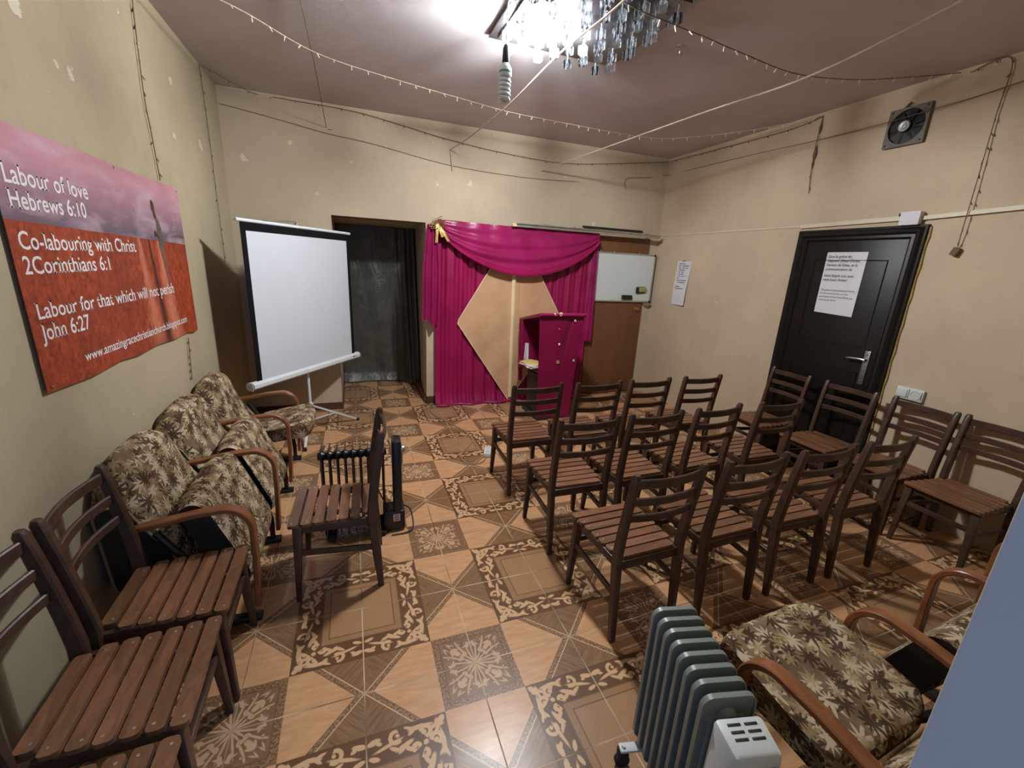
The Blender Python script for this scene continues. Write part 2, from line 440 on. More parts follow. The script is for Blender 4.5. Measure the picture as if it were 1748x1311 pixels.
def hexa(bm, bot, top, mat=0, bev=0.0):
    """Solid between two quads (lists of 4 points)."""
    vs = [bm.verts.new(Vector(p)) for p in list(bot) + list(top)]
    fs = [bm.faces.new([vs[i] for i in q]) for q in ((3, 2, 1, 0), (4, 5, 6, 7), (0, 1, 5, 4), (1, 2, 6, 5), (2, 3, 7, 6), (3, 0, 4, 7))]
    if bev:
        b = bmesh.ops.bevel(bm, geom=list({e for f in fs for e in f.edges}), offset=bev, segments=2, affect='EDGES', profile=0.5)
        fs = list({f for v in b['verts'] for f in v.link_faces})
    for f in fs: f.material_index = mat

def sweep(bm, pts, prof, side=None, mat=0, closed=False, scale=None):
    """Sweep the 2D profile (list of (s,n)) along pts. side: fixed side vector for planar paths, else transported."""
    pts = [Vector(p) for p in pts]; n = len(pts); rings = []
    prev = None
    for i in range(n):
        if closed: t = pts[(i + 1) % n] - pts[i - 1]
        else: t = pts[min(i + 1, n - 1)] - pts[max(i - 1, 0)]
        t.normalize()
        if side is not None: s = Vector(side)
        else:
            if prev is None:
                prev = t.orthogonal().normalized()
            s = prev - t * prev.dot(t); s.normalize(); prev = s
        nn = t.cross(s).normalized()
        k = scale[i] if scale else 1.0
        rings.append([bm.verts.new(pts[i] + s * (a * k) + nn * (b * k)) for a, b in prof])
    m = len(prof)
    for i in range(n if closed else n - 1):
        r0, r1 = rings[i], rings[(i + 1) % n]
        for j in range(m):
            f = bm.faces.new((r0[j], r0[(j + 1) % m], r1[(j + 1) % m], r1[j])); f.material_index = mat
    if not closed:
        for r, rev in ((rings[0], False), (rings[-1], True)):
            f = bm.faces.new(r if rev else list(reversed(r))); f.material_index = mat

def circ(r, k=8): return [(r * math.cos(2 * PI * i / k), r * math.sin(2 * PI * i / k)) for i in range(k)]
def rect(w, t, b=0.0):
    if not b: return [(-w / 2, -t / 2), (w / 2, -t / 2), (w / 2, t / 2), (-w / 2, t / 2)]
    return [(-w / 2 + b, -t / 2), (w / 2 - b, -t / 2), (w / 2, -t / 2 + b), (w / 2, t / 2 - b), (w / 2 - b, t / 2), (-w / 2 + b, t / 2), (-w / 2, t / 2 - b), (-w / 2, -t / 2 + b)]
def tube(bm, pts, r, k=8, mat=0, closed=False): sweep(bm, pts, circ(r, k), None, mat, closed)

def lathe(bm, prof, M=None, seg=20, mat=0):
    M = M or Matrix.Identity(4); rings = []
    for r, z in prof:
        rings.append([bm.verts.new(M @ Vector((max(r, 1e-5) * math.cos(2 * PI * i / seg), max(r, 1e-5) * math.sin(2 * PI * i / seg), z))) for i in range(seg)])
    for a, b in zip(rings, rings[1:]):
        for i in range(seg):
            f = bm.faces.new((a[i], a[(i + 1) % seg], b[(i + 1) % seg], b[i])); f.material_index = mat
    for r, rev in ((rings[0], True), (rings[-1], False)):
        f = bm.faces.new(list(reversed(r)) if rev else r); f.material_index = mat

def prism(bm, poly, fn0, fn1, mat=0):
    a = [bm.verts.new(fn0(*p)) for p in poly]; b = [bm.verts.new(fn1(*p)) for p in poly]; n = len(poly)
    fs = [bm.faces.new(list(reversed(a))), bm.faces.new(b)]
    for i in range(n): fs.append(bm.faces.new((a[i], a[(i + 1) % n], b[(i + 1) % n], b[i])))
    for f in fs: f.material_index = mat

def gridm(bm, nu, nv, fn, mat=0, thick=0.0):
    """Cloth sheet fn(u,v); with thickness it gets a back layer and rim."""
    V = [[bm.verts.new(Vector(fn(i / nu, j / nv))) for j in range(nv + 1)] for i in range(nu + 1)]
    fs = []
    for i in range(nu):
        for j in range(nv):
            fs.append(bm.faces.new((V[i][j], V[i + 1][j], V[i + 1][j + 1], V[i][j + 1])))
    for f in fs: f.material_index = mat
    if thick:
        bm.normal_update()
        bmesh.ops.solidify(bm, geom=fs, thickness=thick)

def crom(pts, n=6):
    P = [Vector(p) for p in pts]; out = []
    for i in range(len(P) - 1):
        p0, p1, p2, p3 = P[max(i - 1, 0)], P[i], P[i + 1], P[min(i + 2, len(P) - 1)]
        for k in range(n):
            t = k / n
            out.append(0.5 * ((2 * p1) + (p2 - p0) * t + (2 * p0 - 5 * p1 + 4 * p2 - p3) * t * t + (3 * p1 - p0 - 3 * p2 + p3) * t ** 3))
    out.append(P[-1]); return out

def uvbox(o, rot=0.0):
    me = o.data; uv = me.uv_layers.new(name='UVMap')
    for p in me.polygons:
        n = p.normal; ax = max(range(3), key=lambda i: abs(n[i]))
        i, j = ((1, 2), (0, 2), (0, 1))[ax]
        for li in p.loop_indices:
            c = me.vertices[me.loops[li].vertex_index].co
            uv.data[li].uv = (c[i] + ax * 0.37, c[j] + ax * 0.21)

def text_mesh(name, body, width, cap, mat, parent, place, serif=False, bold=0.0, shear=0.0, align='L'):
    """Lettering as a thin mesh. place(x, y) maps text plane metres into the parent's space; the line is fitted to width, capitals to cap."""
    cu = bpy.data.curves.new(name, 'FONT'); cu.body = body; cu.size = 1.0; cu.offset = bold; cu.shear = shear; cu.resolution_u = 3
    to = bpy.data.objects.new(name, cu); COL.objects.link(to)
    dg = bpy.context.evaluated_depsgraph_get(); dg.update()
    me = bpy.data.meshes.new_from_object(to.evaluated_get(dg))
    bpy.data.objects.remove(to); bpy.data.curves.remove(cu)
    bm = BM(); bm.from_mesh(me); bpy.data.meshes.remove(me)
    if serif:
        quads = []
        for e in bm.edges:
            if len(e.link_faces) != 1: continue
            a, b = e.verts[0].co, e.verts[1].co
            ln = abs(a.x - b.x)
            if abs(a.y - b.y) > 2e-3 or not 0.045 < ln < 0.2: continue
            fy = e.link_faces[0].calc_center_median().y
            down = fy > a.y            # the stem lies above: a foot
            if not ((down and (abs(a.y) < 0.02 or a.y < -0.1)) or (not down and a.y > 0.43)): continue
            cx = (a.x + b.x) / 2; h = 0.058; half = ln / 2 + 0.055
            if down:
                near = [q for q in bm.edges if len(q.link_faces) == 1 and abs(q.verts[0].co.y - q.verts[1].co.y) < 2e-3 and 0.03 < q.verts[0].co.y - a.y < 0.22 and abs((q.verts[0].co.x + q.verts[1].co.x) / 2 - cx) < 0.03]
                if near: continue
                quads.append((cx - half, cx + half, a.y, a.y + h))
            else: quads.append((cx - half, cx + ln / 2, a.y - h, a.y))
        for x0, x1, y0, y1 in quads:
            bm.faces.new([bm.verts.new((x, y, 0)) for x, y in ((x0, y0), (x1, y0), (x1, y1), (x0, y1))])
    xs = [v.co.x for v in bm.verts]
    if not xs: return None
    x0, x1 = min(xs), max(xs); kx = width / (x1 - x0); ky = cap / 0.682
    for v in bm.verts:
        v.co = Vector(place((v.co.x - x0) * kx, v.co.y * ky))
    return put(name, bm, mat, parent, smooth=0)

def scribble(bm, x0, y, w, h, place, seed):
    """A line of print too small to read: a run of tiny uneven ink marks."""
    r = random.Random(seed); x = x0
    while x < x0 + w:
        ww = min(h * r.uniform(0.35, 1.0), x0 + w - x); hh = h * r.uniform(0.55, 1.0)
        if r.random() > 0.16:
            bm.faces.new([bm.verts.new(Vector(place(*p))) for p in ((x, y), (x + ww * 0.8, y), (x + ww * 0.8, y + hh), (x, y + hh))])
        x += ww


# ------------------------------------------------------------------ room
def wallbox(name, lo, hi, mat, holes=None):
    bm = BM(); c = [(a + b) / 2 for a, b in zip(lo, hi)]; s = [b - a for a, b in zip(lo, hi)]
    box(bm, c, s); return struct(put(name, bm, mat, smooth=0))

bm = BM()
box(bm, ((XL + XR) / 2, 0.9, -0.05), (XR - XL + 0.8, 8.4, 0.1)); struct(put('floor', bm, m_floor, smooth=0))
wallbox('ceiling', (XL - 0.2, YF - 0.5, ZC), (XR + 0.2, YB + 1.5, ZC + 0.12), m_ceil)
wallbox('wall_left', (XL - 0.2, YF - 0.5, 0), (XL, YB + 0.2, ZC), m_wall[0])
wallbox('wall_right', (XR, YF - 0.5, 0), (XR + 0.2, YB + 0.2, ZC), m_wall[2])
AX0, AX1, AZ, AY = -0.136, 0.80, 2.04, 4.25           # alcove in the back wall
bm = BM()
box(bm, ((XL + AX0) / 2, YB + 0.1, ZC / 2), (AX0 - XL, 0.2, ZC))
box(bm, ((AX1 + XR) / 2, YB + 0.1, ZC / 2), (XR - AX1, 0.2, ZC))
box(bm, ((AX0 + AX1) / 2, YB + 0.1, (ZC + AZ) / 2), (AX1 - AX0, 0.2, ZC - AZ))
struct(put('wall_back', bm, m_wall[1], smooth=0))
bm = BM()
box(bm, (AX0 - 0.06, (YB + 0.2 + AY) / 2, AZ / 2), (0.12, AY - YB - 0.2, AZ))
hexa(bm, ((AX1, YB + 0.2, 0), (AX1 + 0.3, YB + 0.2, 0), (AX1 + 0.3, AY, 0), (AX1 + 0.08, AY, 0)), ((AX1, YB + 0.2, AZ), (AX1 + 0.3, YB + 0.2, AZ), (AX1 + 0.3, AY, AZ), (AX1 + 0.04, AY, AZ)))
box(bm, ((AX0 + AX1) / 2 + 0.1, AY + 0.06, AZ / 2), (AX1 - AX0 + 0.5, 0.12, AZ))
box(bm, ((AX0 + AX1) / 2 + 0.1, (YB + 0.2 + AY) / 2, AZ + 0.06), (AX1 - AX0 + 0.5, AY - YB, 0.12))
struct(put('wall_alcove', bm, m_wall[4], smooth=0))
OX0, OX1, OZ = -0.78, 0.383, 2.25                      # doorway the view is taken from
bm = BM()
box(bm, ((XL + OX0) / 2, YF - 0.2, ZC / 2), (OX0 - XL, 0.4, ZC)); box(bm, ((OX1 + XR) / 2, YF - 0.2, ZC / 2), (XR - OX1, 0.4, ZC), bev=0.003)
bm.faces.ensure_lookup_table()
box(bm, ((OX0 + OX1) / 2, YF - 0.2, (ZC + OZ) / 2), (OX1 - OX0, 0.4, ZC - OZ))
bm.normal_update()
for f in bm.faces:
    if f.normal.y > 0.9: f.material_index = 1
struct(put('wall_front', bm, [m_wall[3], m_wall[0]], smooth=30))
bm = BM()
box(bm, (AX1 + 0.005, YB + 0.60, 0.045), (0.05, 1.18, 0.09)); box(bm, (AX0 - 0.42, YB - 0.006, 0.04), (0.84, 0.012, 0.08)); box(bm, (AX0 + 0.006, YB + 0.5, 0.04), (0.012, 1.0, 0.08))
box(bm, (AX1 + 0.06, YB - 0.006, 0.045), (0.12, 0.012, 0.09))
struct(put('baseboard_back', bm, m_skirt))

# door in the right wall
def build_door():
    root = thing('door_1', '', ''); del root['label']; del root['category']; struct(root)
    y0, y1, z1 = 0.145, 1.088, 2.066; fw = 0.092
    bm = BM()
    prof = [(0, 0), (fw, 0), (fw, 0.018), (fw - 0.012, 0.03), (fw - 0.03, 0.026), (fw - 0.045, 0.042), (0.03, 0.046), (0.014, 0.03), (0, 0.03)]
    # jambs and head as mitred mouldings
    def pt(path_i, a, d):   # a inward from the outer edge
        return Vector((XR - d, (y1 - a, y1 - a, y0 + a, y0 + a)[path_i], (0, z1 - a, z1 - a, 0)[path_i]))
    rings = [[bm.verts.new(pt(i, a, d)) for a, d in prof] for i in range(4)]
    for r0, r1 in zip(rings, rings[1:]):
        for j in range(len(prof)): bm.faces.new((r0[j], r0[(j + 1) % len(prof)], r1[(j + 1) % len(prof)], r1[j]))
    struct(put('door_frame', bm, m_door, root, 30))
    bm = BM()
    ly0, ly1, lz = y0 + fw + 0.002, y1 - fw - 0.002, z1 - fw - 0.002
    box(bm, (XR - 0.008, (ly0 + ly1) / 2, lz / 2 + 0.005), (0.016, ly1 - ly0, lz - 0.01), bev=0.003)
    for za, zb in ((0.18, 0.95), (1.15, 1.82)):        # raised panel mouldings on the leaf
        ya, yb = ly0 + 0.10, ly1 - 0.10
        tube(bm, [(XR - 0.016, ya, za), (XR - 0.016, yb, za), (XR - 0.016, yb, zb), (XR - 0.016, ya, zb)], 0.006, 6, closed=True)
    leaf = struct(put('door_leaf', bm, m_door, root, 30))
    bm = BM()
    box(bm, (XR - 0.021, 0.298, 1.00), (0.008, 0.042, 0.27), bev=0.003)
    lathe(bm, [(0.012, 0), (0.010, 0.03)], Matrix.Translation((XR - 0.025, 0.298, 1.065)) @ Matrix.Rotation(-PI / 2, 4, 'Y'), 12)
    tube(bm, crom([(XR - 0.052, 0.292, 1.065), (XR - 0.056, 0.33, 1.067), (XR - 0.056, 0.40, 1.062), (XR - 0.048, 0.425, 1.058)]), 0.0085, 8)
    for zz in (1.105, 0.985, 0.945, 0.895):
        lathe(bm, [(0.008, 0), (0.007, 0.006)], Matrix.Translation((XR - 0.025, 0.298, zz)) @ Matrix.Rotation(-PI / 2, 4, 'Y'), 10)
    h = put('door_handle', bm, m_steel, root); h['label'] = 'worn steel lever handle on a long plate'
    bm = BM()
    sweep(bm, [(XR - 0.006, y0 - 0.006 + 0.004 * math.sin(i * 2.1), 2.05 * i / 30) for i in range(31)], rect(0.012, 0.014), (1, 0, 0))
    f = put('foam_seal', bm, m_foam, root); f['label'] = 'yellow foam line along the frame edge'
    return root
build_door()

# brown door panel in the back wall, beside the curtain
bm = BM(); box(bm, (3.28, YB - 0.012, 1.035), (0.82, 0.024, 2.05), bev=0.003)
d2 = struct(put('door_2', bm, m_brown, smooth=30))
bm = BM()
lathe(bm, [(0.022, 0), (0.022, 0.006), (0.009, 0.01), (0.009, 0.03), (0.018, 0.038), (0.021, 0.048), (0.016, 0.058), (0.0, 0.06)], Matrix.Translation((3.585, YB - 0.024, 1.165)) @ Matrix.Rotation(PI / 2, 4, 'X'), 14)
put('door_knob', bm, m_brass, d2)

# ------------------------------------------------------------------ wooden slat chair
def make_chair():
    t = thing('slatted_chair', '', 'chair')
    Y = lambda z: -0.203 + 0.031 * min(1, z / 0.42) if z < 0.42 else -0.172 - 0.058 * ((z - 0.42) / 0.44) ** 1.25
    for sx in (-1, 1):
        bm = BM()
        zs = [0, 0.1, 0.2, 0.3, 0.38, 0.44, 0.55, 0.66, 0.77, 0.845]
        wd = [0.028, 0.036, 0.042, 0.046, 0.048, 0.048, 0.045, 0.042, 0.038, 0.034]
        rings = []
        for z, w in zip(zs, wd):
            x = sx * (0.172 + 0.008 * z / 0.86); y = Y(z); b = 0.006; tx = 0.016
            rings.append([bm.verts.new((x + px, y + py, z)) for px, py in ((-tx + b, -w / 2), (tx - b, -w / 2), (tx, -w / 2 + b), (tx, w / 2 - b), (tx - b, w / 2), (-tx + b, w / 2), (-tx, w / 2 - b), (-tx, -w / 2 + b))])
        x = sx * 0.180; y = Y(0.86)
        rings.append([bm.verts.new((x + (v.co.x - x) * 0.72, y + (v.co.y - Y(0.845)) * 0.6, 0.860)) for v in rings[-1]])
        for a, b_ in zip(rings, rings[1:]):
            for i in range(8): bm.faces.new((a[i], a[(i + 1) % 8], b_[(i + 1) % 8], b_[i]))
        bm.faces.new(list(reversed(rings[0]))); bm.faces.new(rings[-1])
        put('rear_post', bm, m_frame, t)
        bm = BM()
        xo = sx * 0.182
        def ring(xc, yc, w): return [(xc - w, yc - w, 0), (xc + w, yc - w, 0), (xc + w, yc + w, 0), (xc - w, yc + w, 0)]
        lo = [(x_, y_, 0.0) for x_, y_, _ in ring(xo, 0.186, 0.0115)]
        hi = [(x_, y_, 0.408) for x_, y_, _ in ring(sx * 0.166, 0.166, 0.021)]
        hexa(bm, lo, hi, bev=0.003); put('front_leg', bm, m_frame, t)
        bm = BM(); box(bm, (sx * 0.166, 0.0, 0.388), (0.020, 0.36, 0.040), bev=0.002); put('side_rail', bm, m_frame, t)
        bm = BM(); sweep(bm, [(sx * 0.174, 0.172, 0.262), (sx * 0.173, -0.182, 0.238)], rect(0.016, 0.030, 0.003), (1, 0, 0)); put('side_stretcher', bm, m_frame, t)
    bm = BM(); box(bm, (0, 0.166, 0.386), (0.31, 0.020, 0.044), bev=0.002); put('front_rail', bm, m_frame, t)
    bm = BM(); box(bm, (0, -0.172, 0.386), (0.32, 0.020, 0.044), bev=0.002); put('rear_rail', bm, m_frame, t)
    bm = BM(); box(bm, (0, 0.176, 0.285), (0.33, 0.016, 0.028), bev=0.002); put('front_stretcher', bm, m_frame, t)
    for i in range(7):
        y = 0.184 - i * 0.0555; hw = 0.1925 - 0.004 * i
        if i == 6: hw = 0.148
        bm = BM(); wv = 0.0224
        poly = []
        r = 0.012
        for cx, cy, a0 in ((hw - r, wv - r, 0), (-hw + r, wv - r, 90), (-hw + r, -wv + r, 180), (hw - r, -wv + r, 270)):
            for q in range(4):
                an = math.radians(a0 + 30 * q); poly.append((cx + r * math.cos(an), cy + r * math.sin(an)))
        z0 = 0.4085; dz = -0.002 * math.sin(i / 6 * PI)
        prism(bm, poly, lambda a, b: Vector((a, y + b, z0 + dz)), lambda a, b: Vector((a, y + b, z0 + 0.0155 + dz)))
        for sx in (-1, 1):
            lathe(bm, [(0.0045, 0), (0.0042, 0.0012), (0.002, 0.0016)], Matrix.Translation((sx * (hw - 0.022), y + 0.006 * (-1) ** i, z0 + 0.0154 + dz)), 8, 1)
        put('seat_slat', bm, [m_slat, m_screw], t)
    for z, h in ((0.815, 0.042), (0.725, 0.038), (0.640, 0.036)):
        bm = BM(); yy = Y(z)
        pts = [(-0.168 + 0.336 * k / 12, yy - 0.004 - 0.024 * math.sin(PI * k / 12), z) for k in range(13)]
        sweep(bm, pts, rect(h, 0.014, 0.004), (0, 0, 1)); put('back_slat', bm, m_frame, t)
    return t

GR = 'slatted wooden chairs'
ROWN = {'R1': 'front row facing the lectern', 'R2': 'middle row', 'R3': 'back row by the grey heater'}
CHAIRS = [
    ('R1', 1.218, 1.013, 0.9), ('R1', 1.700, 0.995, 1.1), ('R1', 2.162, 1.006, 1.9), ('R1', 2.694, 1.017, 0.2),
    ('R2', 1.234, 0.318, -0.6), ('R2', 1.682, 0.319, 1.3), ('R2', 2.167, 0.337, 4.0), ('R2', 2.725, 0.331, -0.6),
    ('R3', 1.242, -0.320, 2.1), ('R3', 1.743, -0.319, 1.6), ('R3', 2.225, -0.324, -0.3), ('R3', 2.708, -0.330, -0.6)]
ORD = ['aisle-end chair of the %s', 'second chair from the aisle in the %s', 'third chair from the aisle in the %s', 'chair nearest the black door in the %s']
POS = []
cnt = {}
for rw, x, y, a in CHAIRS:
    i = cnt.get(rw, 0); cnt[rw] = i + 1
    POS.append((x, y, a, 'dark slatted wooden ' + ORD[i] % ROWN[rw]))
POS += [(3.475, 0.800, 86.3, 'dark wooden chair against the black door, on the side away from its handle'),
        (3.488, 0.285, 91.0, 'dark wooden chair directly under the black door handle'),
        (3.525, -0.167, 87.6, 'dark wooden chair against the wall just below the double socket'),
        (3.530, -0.577, 88.0, 'dark wooden chair against the wall, next past the one below the socket'),
        (-0.648, -0.145, -89.2, 'dark slatted wooden chair against the wall, touching the armchair row'),
        (-0.650, -0.555, -88.4, 'dark slatted wooden chair between two others under the banner wall'),
        (-0.648, -0.965, -89.0, 'wooden chair with only its front seat slats showing, last along the banner wall'),
        (-0.097, 0.320, 87.9, 'lone slatted wooden chair standing sideways in front of the black radiator')]
first = make_chair()
for i, (x, y, a, lab) in enumerate(POS):
    c = first if i == 0 else copy_tree(first)
    c.location = (x, y, 0); c.rotation_euler = (0, 0, math.radians(a)); c['label'] = lab; c['category'] = 'chair'; c['group'] = GR

# ------------------------------------------------------------------ rows of tip-up seats with bentwood arms
def cushion(bm, w, prof, crown, nx=12, round_top=0.0, dark_sides=True):
    """prof: closed (y,z) outline; crown: fraction the outline shrinks towards its centre at the ends; top corners rounded off."""
    cy = sum(p[0] for p in prof) / len(prof); cz = sum(p[1] for p in prof) / len(prof); zt = max(p[1] for p in prof); zb = min(p[1] for p in prof)
    rings = []
    for i in range(nx + 1):
        q = -1 + 2 * i / nx; qq = math.copysign(abs(q) ** 0.7, q) if abs(q) < 1 else q
        e = max(0.0, abs(qq) - 0.45) / 0.55; sh = 1 - crown * e ** 2.5
        drop = round_top * (0.25 * qq * qq + 0.75 * e ** 2.6)
        ring = []
        for y, z in prof:
            h = (z - zb) / (zt - zb)
            ring.append(bm.verts.new((qq * w / 2, cy + (y - cy) * sh, cz + (z - cz) * (1 - crown * 0.25 * e ** 2.5) - drop * max(0, h - 0.35) / 0.65)))
        rings.append(ring)
    n = len(prof)
    for a, b in zip(rings, rings[1:]):
        for j in range(n):
            bm.faces.new((a[j], a[(j + 1) % n], b[(j + 1) % n], b[j]))
    for r, rev in ((rings[0], True), (rings[-1], False)):
        f = bm.faces.new(list(reversed(r)) if rev else r); f.material_index = 1 if dark_sides else 0
    return rings

def rounded(poly, r=0.03, n=4):
    out = []
    m = len(poly)
    for i in range(m):
        p0, p1, p2 = Vector(poly[i - 1]), Vector(poly[i]), Vector(poly[(i + 1) % m])
        a = (p0 - p1); b = (p2 - p1); ra = min(r, a.length * 0.45, b.length * 0.45)
        s, e = p1 + a.normalized() * ra, p1 + b.normalized() * ra
        for k in range(n + 1):
            t = k / n; q = s * (1 - t) ** 2 + p1 * 2 * t * (1 - t) + e * t * t
            out.append((q.x, q.y))
    return out

def make_seat_row(label, loc, rz, pitches, down):
    t = thing('tip_up_seat_row', label, 'armchair row', loc, rz, None)
    xs = [0.0]
    for p in pitches: xs.append(xs[-1] + p)
    for x in xs:
        bm = BM()
        arc = [(-0.10 + 0.105 * math.sin(a), 0.485 + 0.105 * math.cos(a)) for a in [PI / 2 * k / 8 for k in range(9)]]
        path = [(x, -0.44, 0.545), (x, -0.33, 0.562), (x, -0.20, 0.583)] + [(x, y, z) for y, z in arc] + [(x, 0.004, 0.35), (x, -0.002, 0.22), (x, -0.010, 0.085)]
        sweep(bm, path, rect(0.048, 0.022, 0.004), (1, 0, 0)); put('bentwood_arm', bm, m_arm, t)
        bm = BM()
        leg = crom([(x, -0.34, 0.52), (x, -0.27, 0.40), (x, -0.20, 0.292), (x, -0.13, 0.262), (x, -0.065, 0.225), (x, -0.045, 0.15), (x, -0.045, 0.02)], 6)
        tube(bm, leg, 0.0145, 10); box(bm, (x, -0.245, 0.015), (0.042, 0.49, 0.028), bev=0.004)
        tube(bm, [(x, -0.43, 0.55), (x, -0.43, 0.02)], 0.0145, 10)
        put('steel_leg', bm, m_black, t)
    bm = BM(); tube(bm, [(xs[0] + 0.01, -0.32, 0.36), (xs[-1] - 0.01, -0.32, 0.36)], 0.013, 8); tube(bm, [(xs[0] + 0.01, -0.43, 0.26), (xs[-1] - 0.01, -0.43, 0.26)], 0.013, 8)
    put('cross_tube', bm, m_black, t)
    for i, p in enumerate(pitches):
        xc = (xs[i] + xs[i + 1]) / 2; w = p - 0.062
        prof = rounded([(-0.255, 0.20), (-0.275, 0.40), (-0.350, 0.56), (-0.385, 0.66), (-0.425, 0.80), (-0.495, 0.835), (-0.555, 0.77), (-0.55, 0.60), (-0.53, 0.22)], 0.06, 4)
        bm = BM(); rg = cushion(bm, w + 0.03, prof, 0.14, 18, 0.17)
        for v in bm.verts: v.co.x += xc
        o = put('back_cushion', bm, [m_fabric, m_vinyl], t, 50); uvbox(o)
        for s in (0, -1):
            me = o.data; n = len(prof); bm = BM()
            ring = [Vector(me.vertices[(len(me.vertices) - n if s else 0) + k].co) for k in range(n)]
            tube(bm, ring, 0.0055, 6, closed=True)
            put('piping', bm, m_piping, o)
        # seat pad: flat or tipped up
        if down[i]:
            prof = rounded([(-0.268, 0.365), (0.135, 0.395), (0.155, 0.44), (0.135, 0.505), (-0.10, 0.470), (-0.268, 0.445)], 0.035, 4)
        else:
            prof = rounded([(-0.300, 0.590), (-0.235, 0.625), (-0.175, 0.600), (-0.010, 0.235), (-0.030, 0.175), (-0.085, 0.160), (-0.135, 0.200)], 0.035, 4)
        bm = BM(); cushion(bm, w, prof, 0.16, 12, 0.0, not down[i])
        for v in bm.verts: v.co.x += xc
        o = put('seat_cushion', bm, [m_fabric, m_vinyl], t, 50); uvbox(o)
    return t
make_seat_row('row of leaf-patterned tip-up armchairs along the banner wall, two seats folded up', (-0.436, 1.810, 0), -PI / 2, (0.54, 0.59, 0.60), (True, False, False))
make_seat_row('row of leaf-patterned armchairs with bentwood arms standing behind the grey heater', (1.094, -1.141, 0), math.radians(3.6), (0.545, 0.575, 0.57), (True, False, False))

# ------------------------------------------------------------------ oil heaters
def fin_poly(w, h, r, n=5):
    out = []
    for cx, cz, a0 in ((w / 2 - r, h - r, 0), (-w / 2 + r, h - r, 90), (-w / 2 + r, r, 180), (w / 2 - r, r, 270)):
        for q in range(n + 1):
            a = math.radians(a0 + 90 * q / n); out.append((cx + r * math.cos(a), cz + r * math.sin(a)))
    return out

